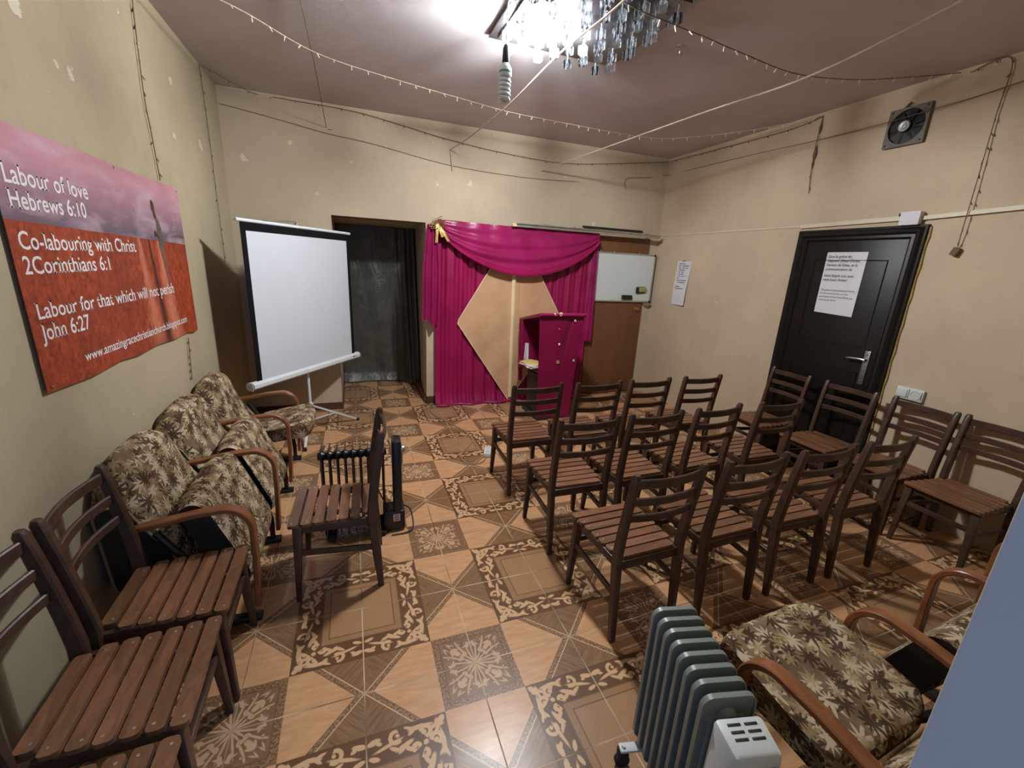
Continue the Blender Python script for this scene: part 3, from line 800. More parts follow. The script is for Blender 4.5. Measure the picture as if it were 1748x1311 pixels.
def make_heater(label, loc, rz, nf, pitch, fw, z0, H, style):
    mf = m_grey if style == 'grey' else m_black
    t = thing('oil_radiator', label, 'heater', loc, rz)
    for i in range(nf):
        bm = BM(); x = i * pitch; h = H - z0
        th = 0.006 if style == 'grey' else 0.0030
        prism(bm, fin_poly(fw, h, 0.028), lambda a, b: Vector((x - th / 2, a, z0 + b)), lambda a, b: Vector((x + th / 2, a, z0 + b)))
        rim = [(x, a, z0 + b) for a, b in fin_poly(fw, h, 0.028)]
        if style == 'grey':
            sweep(bm, rim, rect(0.014, 0.006), (1, 0, 0), closed=True)
        for yy in ((-0.035, 0.035) if style == 'grey' else (0.0,)):      # pressed oil channels
            box(bm, (x, yy, z0 + h / 2), (0.020 if style == 'grey' else 0.016, 0.026, h - 0.12), bev=0.006)
        zt, zb = (z0 + h - 0.065, z0 + 0.06) if style == 'grey' else (z0 + h - 0.06, z0 + 0.045)
        for zz in (zt, zb):
            lathe(bm, [(0.020, -pitch / 2), (0.026, -pitch / 4), (0.030, 0), (0.026, pitch / 4), (0.020, pitch / 2)], Matrix.Translation((x, 0, zz)) @ Matrix.Rotation(PI / 2, 4, 'Y'), 14)
        put('fin', bm, mf, t, 35)
    xe = (nf - 1) * pitch
    if style == 'grey':
        bm = BM()
        a = xe + 0.035; L = 0.125; hw = 0.068
        bot = [(a, -hw, z0 + 0.03), (a + L, -hw, z0 + 0.03), (a + L, hw, z0 + 0.03), (a, hw, z0 + 0.03)]
        top = [(a, -hw + 0.004, 0.605), (a + L * 0.72, -hw + 0.008, 0.597), (a + L * 0.72, hw - 0.008, 0.597), (a, hw - 0.004, 0.605)]
        hexa(bm, bot, top, bev=0.012)
        hb = put('control_housing', bm, m_box, t, 40)
        bm = BM()
        for k in range(3):
            for yy in (-0.022, 0.022):
                box(bm, (a + 0.020 + k * 0.016, yy, 0.6035 - k * 0.0014), (0.006, 0.034, 0.003), bev=0.001)
        put('vent_slot', bm, m_fanhole, hb)
        fx = lambda z: a + L * 0.72 + (0.597 - z) / (0.597 - z0 - 0.03) * L * 0.28
        bm = BM()                                                      # recessed handle and shaped front facia
        box(bm, (fx(0.53) + 0.001, 0.012, 0.53), (0.012, 0.07, 0.075), Matrix.Rotation(0.07, 3, 'Y').to_4x4().to_3x3(), bev=0.005)
        box(bm, (fx(0.40) + 0.001, 0.0, 0.40), (0.010, 0.085, 0.11), bev=0.004)
        put('front_fascia', bm, m_box, hb)
        bm = BM(); box(bm, (fx(0.515) + 0.008, 0.014, 0.512), (0.006, 0.060, 0.014), bev=0.002); put('handle_recess', bm, m_boxd, hb)
        bm = BM(); lathe(bm, [(0.024, 0), (0.022, 0.014), (0.018, 0.016)], Matrix.Translation((fx(0.40) + 0.006, 0, 0.40)) @ Matrix.Rotation(PI / 2, 4, 'Y'), 18); put('dial', bm, m_boxd, hb)
        for x, nm in ((0.03, 1), (xe - 0.03, 2)):
            for s in (-1, 1):
                bm = BM()
                box(bm, (x, s * (fw / 2 + 0.015), 0.078), (0.032, 0.09, 0.012), bev=0.005)
                lathe(bm, [(0.008, 0), (0.006, 0.006)], Matrix.Translation((x, s * (fw / 2 + 0.045), 0.084)), 10, 1)
                b = put('foot_bracket', bm, [m_box, m_screw], t)
                bm = BM()
                lathe(bm, [(0.022, -0.012), (0.026, -0.008), (0.026, 0.008), (0.022, 0.012)], Matrix.Translation((x, s * (fw / 2 + 0.045), 0.026)) @ Matrix.Rotation(PI / 2, 4, 'Y'), 16)
                box(bm, (x, s * (fw / 2 + 0.045), 0.058), (0.034, 0.034, 0.034), bev=0.006)
                put('caster', bm, m_rubber, b)
    else:
        a = xe + 0.055
        bm = BM(); box(bm, (a + 0.025, 0, (z0 + H) / 2 + 0.01), (0.055, fw * 0.80, H - z0 + 0.02), bev=0.012); hb = put('control_column', bm, m_black, t)
        bm = BM(); box(bm, (a + 0.0, 0, z0 + 0.055), (0.13, fw * 0.86, 0.13), bev=0.008); put('base_housing', bm, m_black, hb)
        bm = BM(); box(bm, (a + 0.055, 0.0, H - 0.09), (0.012, 0.07, 0.10), bev=0.005); lathe(bm, [(0.024, 0), (0.022, 0.014), (0.016, 0.018)], Matrix.Translation((a + 0.058, 0, H - 0.055)) @ Matrix.Rotation(PI / 2, 4, 'Y'), 16)
        p = put('control_dial', bm, m_steel, hb); p['label'] = 'silver dial and control panel'
        bm = BM(); box(bm, (a + 0.015, -fw * 0.43 - 0.001, z0 + 0.075), (0.042, 0.002, 0.050)); 
        for k in range(5): box(bm, (a + 0.015, -fw * 0.43 - 0.0022, z0 + 0.058 + k * 0.009), (0.030 - (k % 2) * 0.008, 0.001, 0.003), mat=1)
        p = put('rating_sticker', bm, [m_paper, m_ink], hb); p['label'] = 'small white printed sticker'
        for x in (0.03, xe - 0.02):
            bm = BM(); box(bm, (x, 0, z0 + 0.0), (0.05, fw + 0.05, 0.018), bev=0.005)
            for s in (-1, 1):
                lathe(bm, [(0.012, -0.01), (0.015, -0.006), (0.015, 0.006), (0.012, 0.01)], Matrix.Translation((x, s * fw * 0.52, 0.015)) @ Matrix.Rotation(PI / 2, 4, 'Y'), 14)
            put('caster_foot', bm, m_rubber, t)
        bm = BM()
        tube(bm, crom([(a + 0.06, 0.0, z0 + 0.12), (a + 0.10, -0.03, z0 + 0.10), (a + 0.115, -0.06, 0.02), (a + 0.08, -0.10, 0.008), (a - 0.02, -0.11, 0.008)]), 0.004, 6)
        tube(bm, crom([(xe - 0.05, -0.02, H - 0.03), (xe - 0.055, -0.05, 0.40), (xe - 0.02, -0.055, 0.26), (a - 0.03, -0.05, z0 + 0.15)]), 0.004, 6)
        put('power_lead', bm, m_rubber, t)
    return t
make_heater('black finned oil radiator standing behind the lone chair', (-0.185, 0.665, 0), math.radians(-2.0), 9, 0.0425, 0.15, 0.022, 0.585, 'black')
make_heater('grey oil radiator with a pale housing in front of the armchairs', (0.948, -0.978, 0), math.radians(-103.3), 8, 0.0404, 0.145, 0.09, 0.625, 'grey')

# ------------------------------------------------------------------ projector screen on tripod
def build_screen():
    Lp, Rp = Vector((-0.708, 1.896, 0)), Vector((0.018, 2.928, 0)); ax = (Rp - Lp).normalized(); Wd = (Rp - Lp).length
    nrm = Vector((ax.y, -ax.x, 0)); C0 = (Lp + Rp) / 2
    base = Vector((-0.400, 2.440, 0))
    t = thing('projector_screen', 'white tripod projector screen with black border in the corner', 'projector screen', base)
    Q = lambda u, d, z: C0 + ax * u + nrm * d + Vector((0, 0, z)) - base
    zt, zb = 1.855, 0.655
    def slab(bm, u0, u1, z0, z1, d0, d1, mat=0):
        hexa(bm, [Q(u0, d1, z0), Q(u1, d1, z0), Q(u1, d0, z0), Q(u0, d0, z0)], [Q(u0, d1, z1), Q(u1, d1, z1), Q(u1, d0, z1), Q(u0, d0, z1)], mat)
    bm = BM(); slab(bm, -Wd / 2, Wd / 2, zb, zt, -0.002, 0.0); put('border', bm, m_matte, t, 0)
    bm = BM()
    u0, u1, z0, z1 = -Wd / 2 + 0.045, Wd / 2 - 0.045, zb, zt - 0.06
    crease = [(u0 + (u1 - u0) * (0.24 + 0.72 * k / 14), z1 - (z1 - z0) * (0.14 + 0.68 * (k / 14)) + 0.01 * math.sin(k * 2.3)) for k in range(15)]
    def fn(a, b):
        u = u0 + (u1 - u0) * a; z = z0 + (z1 - z0) * b
        d = min((Vector((u, z)) - Vector(p)).length for p in crease)
        bowl = 0.004 * math.sin(a * PI) * math.sin(b * PI)
        return Q(u, 0.0015 + bowl + 0.006 * math.exp(-(d / 0.013) ** 2), z)
    gridm(bm, 110, 110, fn); put('screen_fabric', bm, m_screen, t, 180)
    bm = BM(); tube(bm, [Q(-Wd / 2 - 0.03, -0.004, zt + 0.012), Q(Wd / 2 + 0.02, -0.004, zt + 0.012)], 0.013, 10); put('top_rail', bm, m_case, t)
    bm = BM(); sweep(bm, [Q(-Wd / 2 - 0.055, -0.012, zb - 0.022), Q(Wd / 2 + 0.06, -0.012, zb - 0.022)], [(0.030, -0.012), (0.030, 0.014), (0.012, 0.034), (-0.016, 0.034), (-0.034, 0.012), (-0.034, -0.024), (-0.012, -0.032), (0.016, -0.028)], (0, 0, 1))
    cs = put('roller_case', bm, m_case, t, 30)
    for s in (-1, 1):
        bm = BM(); u = s * (Wd / 2 + 0.06); sweep(bm, [Q(u - 0.004, -0.012, zb - 0.022), Q(u + 0.008 * s, -0.012, zb - 0.022)], [(0.032, -0.014), (0.032, 0.016), (0.013, 0.036), (-0.018, 0.036), (-0.036, 0.013), (-0.036, -0.026), (-0.013, -0.034), (0.017, -0.030)], (0, 0, 1))
        put('end_cap', bm, m_box, cs)
    bm = BM(); scribble(bm, Wd / 2 - 0.06, zb - 0.025, 0.062, 0.016, lambda a, b: Q(a, 0.0235, b), 5); put('maker_mark', bm, m_ink, cs, 0)
    bm = BM(); tube(bm, [(0, 0, 0.10), (0, 0, 1.86)], 0.013, 10); put('pole', bm, m_case, t)
    bm = BM(); box(bm, (0.0, 0, 1.875), (0.03, 0.03, 0.05), bev=0.004)
    tube(bm, crom([Vector((0, 0, 1.89)), Q(-0.10, 0, 1.905), Q(-0.42, 0, zt + 0.022)]), 0.004, 6); tube(bm, [Vector((0, 0, 1.885)), Q(0.02, 0.0, zt + 0.02)], 0.006, 6)
    put('hanging_hook', bm, m_steel, t)
    bm = BM(); lathe(bm, [(0.018, 0.215), (0.026, 0.22), (0.026, 0.285), (0.018, 0.29)], None, 14)
    put('hub', bm, m_case, t)
    for fx, fy in ((0.018, 2.652), (-0.424, 1.968), (-0.800, 2.660)):
        f = Vector((fx, fy, 0.012)) - base; d = Vector((f.x, f.y, 0)).normalized(); s = Vector((-d.y, d.x, 0))
        bm = BM(); sweep(bm, [d * 0.02 + Vector((0, 0, 0.255)), f - d * 0.02 + Vector((0, 0, 0.012))], rect(0.020, 0.014), s)
        mid = d * 0.02 + Vector((0, 0, 0.255)); mid = mid.lerp(f, 0.48)
        sweep(bm, [d * 0.012 + Vector((0, 0, 0.115)), mid], rect(0.014, 0.008), s)
        lg = put('tripod_leg', bm, m_case, t, 0)
        bm = BM(); box(bm, f, (0.03, 0.03, 0.024), bev=0.006); put('rubber_foot', bm, m_rubber, lg)
build_screen()

# ------------------------------------------------------------------ banner on the left wall
def build_banner():
    y0, y1, z0, z1 = 0.060, 1.662, 1.112, 2.010
    t = thing('banner', 'printed vinyl banner of a field with white lettering', 'banner', (XL + 0.012, y0, z0))
    Wd, H = y1 - y0, z1 - z0
    bm = BM()
    edge = [(0.0, 0.026), (0.30, 0.012), (0.55, 0.024), (0.72, 0.010), (0.95, 0.020), (1.20, 0.006), (1.42, 0.012), (1.52, -0.004), (Wd, 0.0)]
    poly = edge + [(Wd, H), (Wd * 0.6, H - 0.004), (Wd * 0.3, H + 0.001), (0.0, H)]
    prism(bm, poly, lambda a, b: Vector((0, a, b)), lambda a, b: Vector((0.002, a, b)))
    put('printed_sheet', bm, m_banner, t, 0)
    P = lambda oy, oz: (lambda a, b: (0.0030, oy - y0 + a, oz - z0 + b))
    for body, ya, yb, z, cap in (('Labour of love', 0.102, 0.586, 1.825, 0.055), ('Hebrews 6:10', 0.103, 0.546, 1.749, 0.053), ('Co-labouring with Christ', 0.102, 0.939, 1.620, 0.052),
                                 ('2Corinthians 6:1', 0.096, 0.658, 1.540, 0.052), ('Labour for that which will not perish', 0.102, 1.352, 1.389, 0.050),
                                 ('John 6:27', 0.100, 0.402, 1.3145, 0.052), ('www.amazingracechristianchurch.blogspot.com', 0.315, 1.487, 1.1935, 0.036)):
        text_mesh('lettering', body, yb - ya, cap * 1.1, m_letter, t, P(ya, z), serif=True, bold=0.011)
    def flat(nm, pts, mat, d):
        bm = BM(); prism(bm, pts, lambda a, b: Vector((0.0021, a - y0, b - z0)), lambda a, b: Vector((0.0021 + d, a - y0, b - z0)))
        return put(nm, bm, mat, t, 0)
    # the printed man looking down at his hands
    o = flat('printed_trousers', [(1.238, 1.655), (1.302, 1.640), (1.318, 1.56), (1.322, 1.44), (1.312, 1.40), (1.290, 1.40), (1.282, 1.48), (1.266, 1.56), (1.25, 1.60)], m_trous, 0.0004)
    o = flat('printed_shirt', [(1.245, 1.795), (1.262, 1.806), (1.285, 1.790), (1.302, 1.755), (1.310, 1.70), (1.306, 1.645), (1.288, 1.628), (1.255, 1.632), (1.238, 1.645), (1.242, 1.70), (1.236, 1.72), (1.225, 1.730), (1.222, 1.722), (1.238, 1.706), (1.240, 1.76)], m_shirt, 0.0006)
    o = flat('printed_head', [(1.232, 1.800), (1.226, 1.812), (1.222, 1.835), (1.212, 1.842), (1.208, 1.865), (1.212, 1.886), (1.226, 1.897), (1.243, 1.888), (1.252, 1.866), (1.250, 1.840), (1.262, 1.812), (1.250, 1.798)], m_skin, 0.0008)
    flat('printed_hands', [(1.196, 1.712), (1.204, 1.732), (1.214, 1.736), (1.222, 1.728), (1.238, 1.716), (1.232, 1.702), (1.218, 1.708), (1.206, 1.700)], m_skin, 0.0009)
    flat('printed_treeline', [(1.44, 1.712), (1.662, 1.706), (1.662, 1.724), (1.56, 1.727), (1.50, 1.722)], m_shirt, 0.0003)
    bm = BM()
    for y, z in ((0.03, H - 0.02), (0.8, H - 0.015), (Wd - 0.02, H - 0.02), (0.03, 0.04), (Wd - 0.02, 0.02)):
        lathe(bm, [(0.006, -0.012), (0.006, 0.002), (0.002, 0.004)], Matrix.Translation((0.002, y, z)) @ Matrix.Rotation(PI / 2, 4, 'Y'), 8)
    put('pin', bm, m_steel, t)
build_banner()

# ------------------------------------------------------------------ stage curtain
def build_curtain():
    t = thing('stage_curtain', 'magenta satin backdrop curtain with a swag and a champagne diamond', 'curtain', (1.85, YB, 0))
    ox = 1.85; yw = YB - 0.05
    def fold(x, z):
        return 0.013 * math.sin(x * 46 + 0.7 * math.sin(z * 2.1)) + 0.008 * math.sin(x * 83 + 1.3) + 0.006 * math.sin(x * 19 + z * 1.2)
    def back(u, v):
        x = 0.888 + (2.865 - 0.888) * u; z = 0.012 + 2.06 * v
        x -= 0.05 * (1 - v) * max(0, u - 0.8) / 0.2
        return (x - ox, yw - YB + fold(x, z) - 0.06 * max(0, 0.12 - z) / 0.12, z)
    bm = BM(); gridm(bm, 190, 24, back); put('backdrop_drape', bm, m_magenta, t, 180)
    bm = BM()                                                      # hem gathered on the floor
    sweep(bm, crom([(0.895 - ox + 1.0 * k / 10, -0.13 - 0.025 * math.sin(k * 1.9), 0.016) for k in range(20)], 4), rect(0.08, 0.026, 0.010), (0, 1, 0)); put('floor_hem', bm, m_swag, t)
    # champagne diamond panel, its top under the swag
    def dia(u, v):
        z = 0.02 + 2.0 * v; hw = 0.675 * (z / 0.985 if z < 0.985 else max(0.12, (2.08 - z) / 1.095))
        q = 2 * u - 1; x = 1.810 + hw * q
        y = yw - 0.035 + 0.006 * math.sin(q * 9 + z) * abs(q)
        y -= 0.022 * math.exp(-((x - 1.80) / 0.028) ** 2) + 0.012 * math.exp(-((x - 1.86) / 0.014) ** 2)
        return (x - ox, y - YB, z)
    bm = BM(); gridm(bm, 64, 44, dia); put('diamond_panel', bm, m_champ, t, 180)
    bm = BM(); tube(bm, [Vector(dia(0, k / 44)) + Vector((0, -0.004, 0)) for k in range(45)], 0.006, 6); tube(bm, [Vector(dia(1, k / 44)) + Vector((0, -0.004, 0)) for k in range(45)], 0.006, 6)
    put('diamond_edging', bm, m_champ_hi, t)
    bm = BM()
    def seam_hi(u, v):
        z = 0.06 + 1.55 * v; x = 1.772 + 0.05 * u + 0.03 * (1 - v) * 0.6; return (x - ox, yw - 0.068 - 0.014 * math.sin(PI * u) - YB, z)
    gridm(bm, 8, 20, seam_hi); p = put('centre_highlight', bm, m_champ_hi, t, 180)  # highlight along the diamond's centre seam, put in as a paler strip
    # swag
    def swag(u, v):
        x = 0.925 + (2.872 - 0.925) * u
        top = 2.075 - 0.012 * math.sin(PI * u)
        s = math.sin(PI * min(1, max(0, u * 0.97 + 0.015))) ** 0.62
        depth = 0.47 * s + 0.035
        z = top - depth * v
        pl = 0.020 * math.sin(v * 21 + 2.0 * math.sin(PI * u) + u * 3) * (0.12 + v ** 1.6) + 0.006 * math.sin(u * 50) * (1 - v) ** 2
        y = yw - 0.075 - 0.045 * v * s + pl
        if v > 0.93: y += 0.02
        return (x - ox, y - YB, z)
    bm = BM(); gridm(bm, 90, 36, swag); put('swag', bm, m_swag, t, 180)
    bm = BM()
    sweep(bm, [Vector(swag(k / 60, 1.0)) + Vector((0, -0.012, 0.006)) for k in range(61)], [(a * 1.6, b) for a, b in circ(0.020, 8)], None, scale=[0.5 + 0.9 * math.sin(PI * k / 60) for k in range(61)]); put('swag_roll', bm, m_magenta, t)
    # hanging tail at the alcove side
    def tail(u, v):
        w0, w1 = 0.05, 0.092; z = 2.02 - 1.03 * v + 0.04 * math.sin(u * 7) * v
        k = w0 + (w1 - w0) * min(1, v * 2.2); x = 0.845 - 0.018 * v + k * (2 * u - 1)
        return (x - ox, yw - 0.085 + 0.024 * math.sin(u * 17 + 0.6) * (0.5 + 0.5 * v) - YB, z)
    bm = BM(); gridm(bm, 40, 24, tail); put('side_tail', bm, m_swag, t, 180)
    def tail2(u, v):
        z = 1.95 - 1.20 * v; x = 2.845 + 0.028 * (2 * u - 1) * (1 + v); return (x - ox, yw - 0.06 + 0.014 * math.sin(u * 12) - YB, z)
    bm = BM(); gridm(bm, 16, 16, tail2); put('far_tail', bm, m_swag, t, 180)
    bm = BM(); box(bm, (2.838 - ox, -0.03, 0.50), (0.014, 0.012, 0.85), Matrix.Rotation(0.03, 3, 'Y')); p = put('lining_edge', bm, m_white, t)
    # gold bow
    r = random.Random(3); b = BM(); cx, cz = 0.895 - ox, 2.025
    for k in range(15):
        a = 2 * PI * k / 15 + r.uniform(-0.2, 0.2); L = r.uniform(0.055, 0.095); d = Vector((math.cos(a), 0, math.sin(a)))
        tip = Vector((cx, -0.155, cz)) + d * L; c0 = Vector((cx, -0.14, cz)); nrm = Vector((-d.z, 0, d.x)) * 0.020
        pts = crom([c0, c0 + d * L * 0.55 + nrm + Vector((0, -0.035, 0)), tip + Vector((0, -0.02, 0)), c0 + d * L * 0.5 - nrm + Vector((0, -0.012, 0)), c0], 4)
        sweep(b, pts, rect(0.026, 0.0015), Vector((-d.z * 0.3, -0.95, d.x * 0.3)).normalized())
    for dx, dz in ((-0.01, -0.19), (0.12, -0.17), (0.055, -0.13)):
        c0 = Vector((cx, -0.16, cz)); sweep(b, [c0, c0 + Vector((dx * 0.5, -0.02, dz * 0.45)), c0 + Vector((dx, -0.012, dz))], rect(0.030, 0.0015), (0.95, 0.1, 0.25))
    o = put('ribbon_bow', b, m_gold, t, 30); o['label'] = 'shiny gold gift bow at the corner of the swag'
build_curtain()

# aluminium sliding rail above the curtain and whiteboard
t = thing('sliding_rail', 'long aluminium rail fixed above the swag and brown panel', 'rail', (1.763, YB, 2.052))
bm = BM(); sweep(bm, [(0, -0.165, 0.030), (1.97, -0.165, 0.030)], [(-0.02, -0.018), (0.02, -0.018), (0.02, 0.018), (0.012, 0.018), (0.012, -0.010), (-0.012, -0.010), (-0.012, 0.018), (-0.02, 0.018)], (0, 0, 1)); put('channel', bm, m_alu, t, 0)
for x in (0.42, 0.82, 1.78):
    bm = BM(); box(bm, (x, -0.085, 0.053), (0.03, 0.17, 0.006)); box(bm, (x, -0.004, 0.060), (0.03, 0.008, 0.03)); put('wall_bracket', bm, m_steel, t)
bm = BM(); box(bm, (-0.012, -0.165, 0.026), (0.05, 0.05, 0.035), bev=0.004); put('end_stop', bm, m_champ_hi, t)
bm = BM(); box(bm, (1.30, -0.02, 0.082), (0.86, 0.03, 0.018), bev=0.002)
tag(put('dark_batten', bm, m_rubber, loc=(1.82, YB, 2.06)), 'thin black strip on the wall just above the aluminium rail', 'strip')

# ------------------------------------------------------------------ whiteboard
def build_board():
    t = thing('whiteboard', 'small aluminium framed whiteboard hung on the brown panel', 'whiteboard', (3.335, YB - 0.04, 1.56))
    rot = 0.0
    bm = BM(); box(bm, (0, 0, 0), (0.885, 0.012, 0.585)); put('writing_surface', bm, m_board, t, 0)
    bm = BM()
    for s in (-1, 1):
        box(bm, (0, -0.002, s * 0.298), (0.90, 0.022, 0.018), bev=0.003); box(bm, (s * 0.446, -0.002, 0), (0.018, 0.022, 0.60), bev=0.003)
    put('frame', bm, m_alu, t)
    for sx in (-1, 1):
        for sz in (-1, 1):
            bm = BM(); box(bm, (sx * 0.444, -0.003, sz * 0.296), (0.028, 0.027, 0.028), bev=0.006); put('corner_cap', bm, m_rubber if sx > 0 else m_box, t)
    bm = BM(); box(bm, (0.40, -0.02, -0.325), (0.11, 0.04, 0.014), bev=0.003); put('pen_ledge', bm, m_alu, t)
    bm = BM(); box(bm, (-0.38, 0.0, 0.315), (0.02, 0.012, 0.03), bev=0.003); box(bm, (0.2, 0.0, 0.315), (0.02, 0.012, 0.03), bev=0.003); box(bm, (-0.18, 0, 0.315), (0.016, 0.01, 0.024)); put('hanger', bm, m_steel, t)
build_board()
bm = BM(); box(bm, (3.405, YB - 0.066, 1.315), (0.15, 0.03, 0.055), bev=0.006)
tag(put('board_eraser', bm, m_rubber), 'black eraser stuck at the bottom edge of the whiteboard', 'eraser')
t = thing('sponge_eraser', 'yellow-green sponge in a black holder stuck on the whiteboard', 'sponge', (3.620, YB - 0.05, 1.415))
bm = BM(); box(bm, (-0.012, -0.010, -0.004), (0.135, 0.020, 0.085), Matrix.Rotation(-0.06, 3, 'Y'), bev=0.008); put('holder', bm, m_rubber, t)
bm = BM(); box(bm, (0.008, -0.026, 0.004), (0.105, 0.022, 0.062), Matrix.Rotation(-0.08, 3, 'Y'), bev=0.008); put('sponge', bm, m_sponge, t)

# ------------------------------------------------------------------ lectern with its cloth, papers
def build_lectern():
    t = thing('lectern', 'lectern draped in magenta satin standing before the curtain', 'lectern', (2.09, 2.45, 0))
    ox, oy = 2.09, 2.45
    def front(u, v):
        z = 0.03 + 1.14 * v; xl = 1.872 - 0.042 * v; xr = 2.250 + 0.100 * v; x = xl + (xr - xl) * u
        y = 2.205 + 0.004 * math.sin(u * 11) + 0.010 * math.sin(u * 5 + v * 6) * (1 - v)
        y += 0.008 * math.exp(-(((u - 0.75 + (1 - v) * 0.35) / 0.05) ** 2))
        return (x - ox, y - oy, z)
    bm = BM(); gridm(bm, 40, 40, front, thick=0.004); put('front_cloth', bm, m_lect, t, 60)
    bm = BM()
    hexa(bm, [(1.822 - ox, 2.180 - oy, 1.150), (2.362 - ox, 2.180 - oy, 1.150), (2.362 - ox, 2.775 - oy, 1.040), (1.822 - ox, 2.775 - oy, 1.040)],
         [(1.822 - ox, 2.180 - oy, 1.192), (2.362 - ox, 2.180 - oy, 1.192), (2.362 - ox, 2.775 - oy, 1.066), (1.822 - ox, 2.775 - oy, 1.066)], bev=0.007)
    put('sloped_top', bm, m_lect, t)
    bm = BM(); tube(bm, [(1.822 - ox, 2.176 - oy, 1.176), (2.362 - ox, 2.176 - oy, 1.176)], 0.016, 8); put('top_cloth_fold', bm, m_swag, t)
    bm = BM(); box(bm, (2.27 - ox, 2.46 - oy, 0.58), (0.022, 0.48, 1.08)); put('side_panel', bm, m_lect, t, 0)
    bm = BM(); box(bm, (2.06 - ox, 2.47 - oy, 0.545), (0.40, 0.50, 0.022), bev=0.003); put('shelf', bm, m_darkwood, t)
    bm = BM(); box(bm, (2.00 - ox, 2.43 - oy, 0.26), (0.20, 0.36, 0.47), bev=0.004); box(bm, (2.04 - ox, 2.43 - oy, 0.02), (0.34, 0.44, 0.04), bev=0.004); put('pedestal', bm, m_darkwood, t)
    def rear(u, v):
        z = 0.34 + 0.72 * v; y = 2.66 + 0.09 * u + 0.012 * math.sin(u * 9) + 0.03 * (1 - v) * math.sin(v * 5); x = 1.845 + 0.02 * math.sin(u * 8 + v * 4)
        return (x - ox, y - oy, z)
    bm = BM(); gridm(bm, 14, 20, rear, thick=0.004); put('rear_drape', bm, m_lect, t, 60)
    bm = BM(); box(bm, (2.05 - ox, 2.70 - oy, 0.78), (0.40, 0.02, 0.56)); put('inner_panel', bm, m_lect, t, 0)
    for x, z, m in ((2.049, 1.182, m_champ_hi), (2.061, 1.022, m_swag), (2.073, 0.859, m_silver), (2.073, 0.664, m_gold), (2.262, 0.677, m_silver), (2.239, 1.110, m_silver), (1.985, 1.178, m_silver)):
        bm = BM(); rr = 0.021 if m in (m_champ_hi, m_gold) else 0.014
        M = Matrix.Translation((x - ox, 2.199 - oy - (0.03 if z > 1.15 else 0), z)) @ Matrix.Rotation(PI / 2, 4, 'X')
        lathe(bm, [(rr, 0), (rr * 1.05, 0.004), (rr * 0.6, 0.009), (rr * 0.35, 0.006)], M, 9); put('rosette', bm, m, t)
build_lectern()
PAPER = 'papers on the lectern shelf'
z = 0.5562
for i, (m, w, d, a, th, lab) in enumerate((
        (m_paper, 0.21, 0.29, 0.10, 0.010, 'thick white booklet at the bottom of the lectern paper pile'), (m_paper, 0.21, 0.28, -0.25, 0.006, 'white sheet sticking out over the lectern shelf edge'),
        (m_pink, 0.20, 0.27, 0.35, 0.009, 'pink covered booklet in the lectern paper pile'), (m_paper, 0.21, 0.28, 0.02, 0.007, 'white booklet under the yellow one on the lectern shelf'),
        (m_yellow, 0.19, 0.26, 0.45, 0.010, 'yellow covered booklet on top of the lectern papers'))):
    bm = BM(); box(bm, (0, 0, th / 2), (w, d, th), bev=0.001)
    o = tag(put('booklet', bm, m, loc=(1.915 + 0.012 * math.sin(i * 2.2), 2.49 + 0.02 * math.cos(i * 1.7), z), rot=(0, 0, a)), lab, 'booklet', PAPER); z += th + 0.0003
for i, (x, y, a, tl, lab) in enumerate(((1.89, 2.655, 0.25, 0.06, 'white folded leaflet standing upright behind the lectern papers'), (1.895, 2.632, 0.7, 0.10, 'white leaflet leaning upright beside the yellow booklet'))):
    bm = BM(); gridm(bm, 6, 8, lambda u, v: (0.07 * (u - 0.5) * (1 - 0.5 * v), 0.02 * math.sin(u * 3) + 0.02 * v, 0.20 * v), thick=0.002)
    tag(put('leaflet', bm, m_paper, loc=(x, y, z - 0.012), rot=(tl, 0, a)), lab, 'leaflet', PAPER)

# ------------------------------------------------------------------ black sheeting in the alcove
def build_sheet():
    def fn(u, v):
        x = AX0 + 0.01 + (AX1 - AX0 + 0.02) * u; z = 0.015 + 2.02 * v
        y = AY - 0.07 + 0.012 * math.sin(x * 7 + 2 * math.sin(z * 1.3)) + 0.012 * math.sin(x * 22 + z * 3.1) * u * u
        e = max(0, u - 0.72) / 0.28
        y -= 0.42 * e * (1 - v) ** 1.3 * 0.75 + 0.05 * e * math.sin(e * 14 + z)
        if v < 0.06: y -= 0.05 * (0.06 - v) / 0.06
        return (x, y, z)
    bm = BM(); gridm(bm, 90, 70, fn); o = put('plastic_sheet', bm, m_sheet, smooth=180)
    tag(o, 'black plastic sheeting hung across the back of the alcove', 'plastic sheet')
build_sheet()

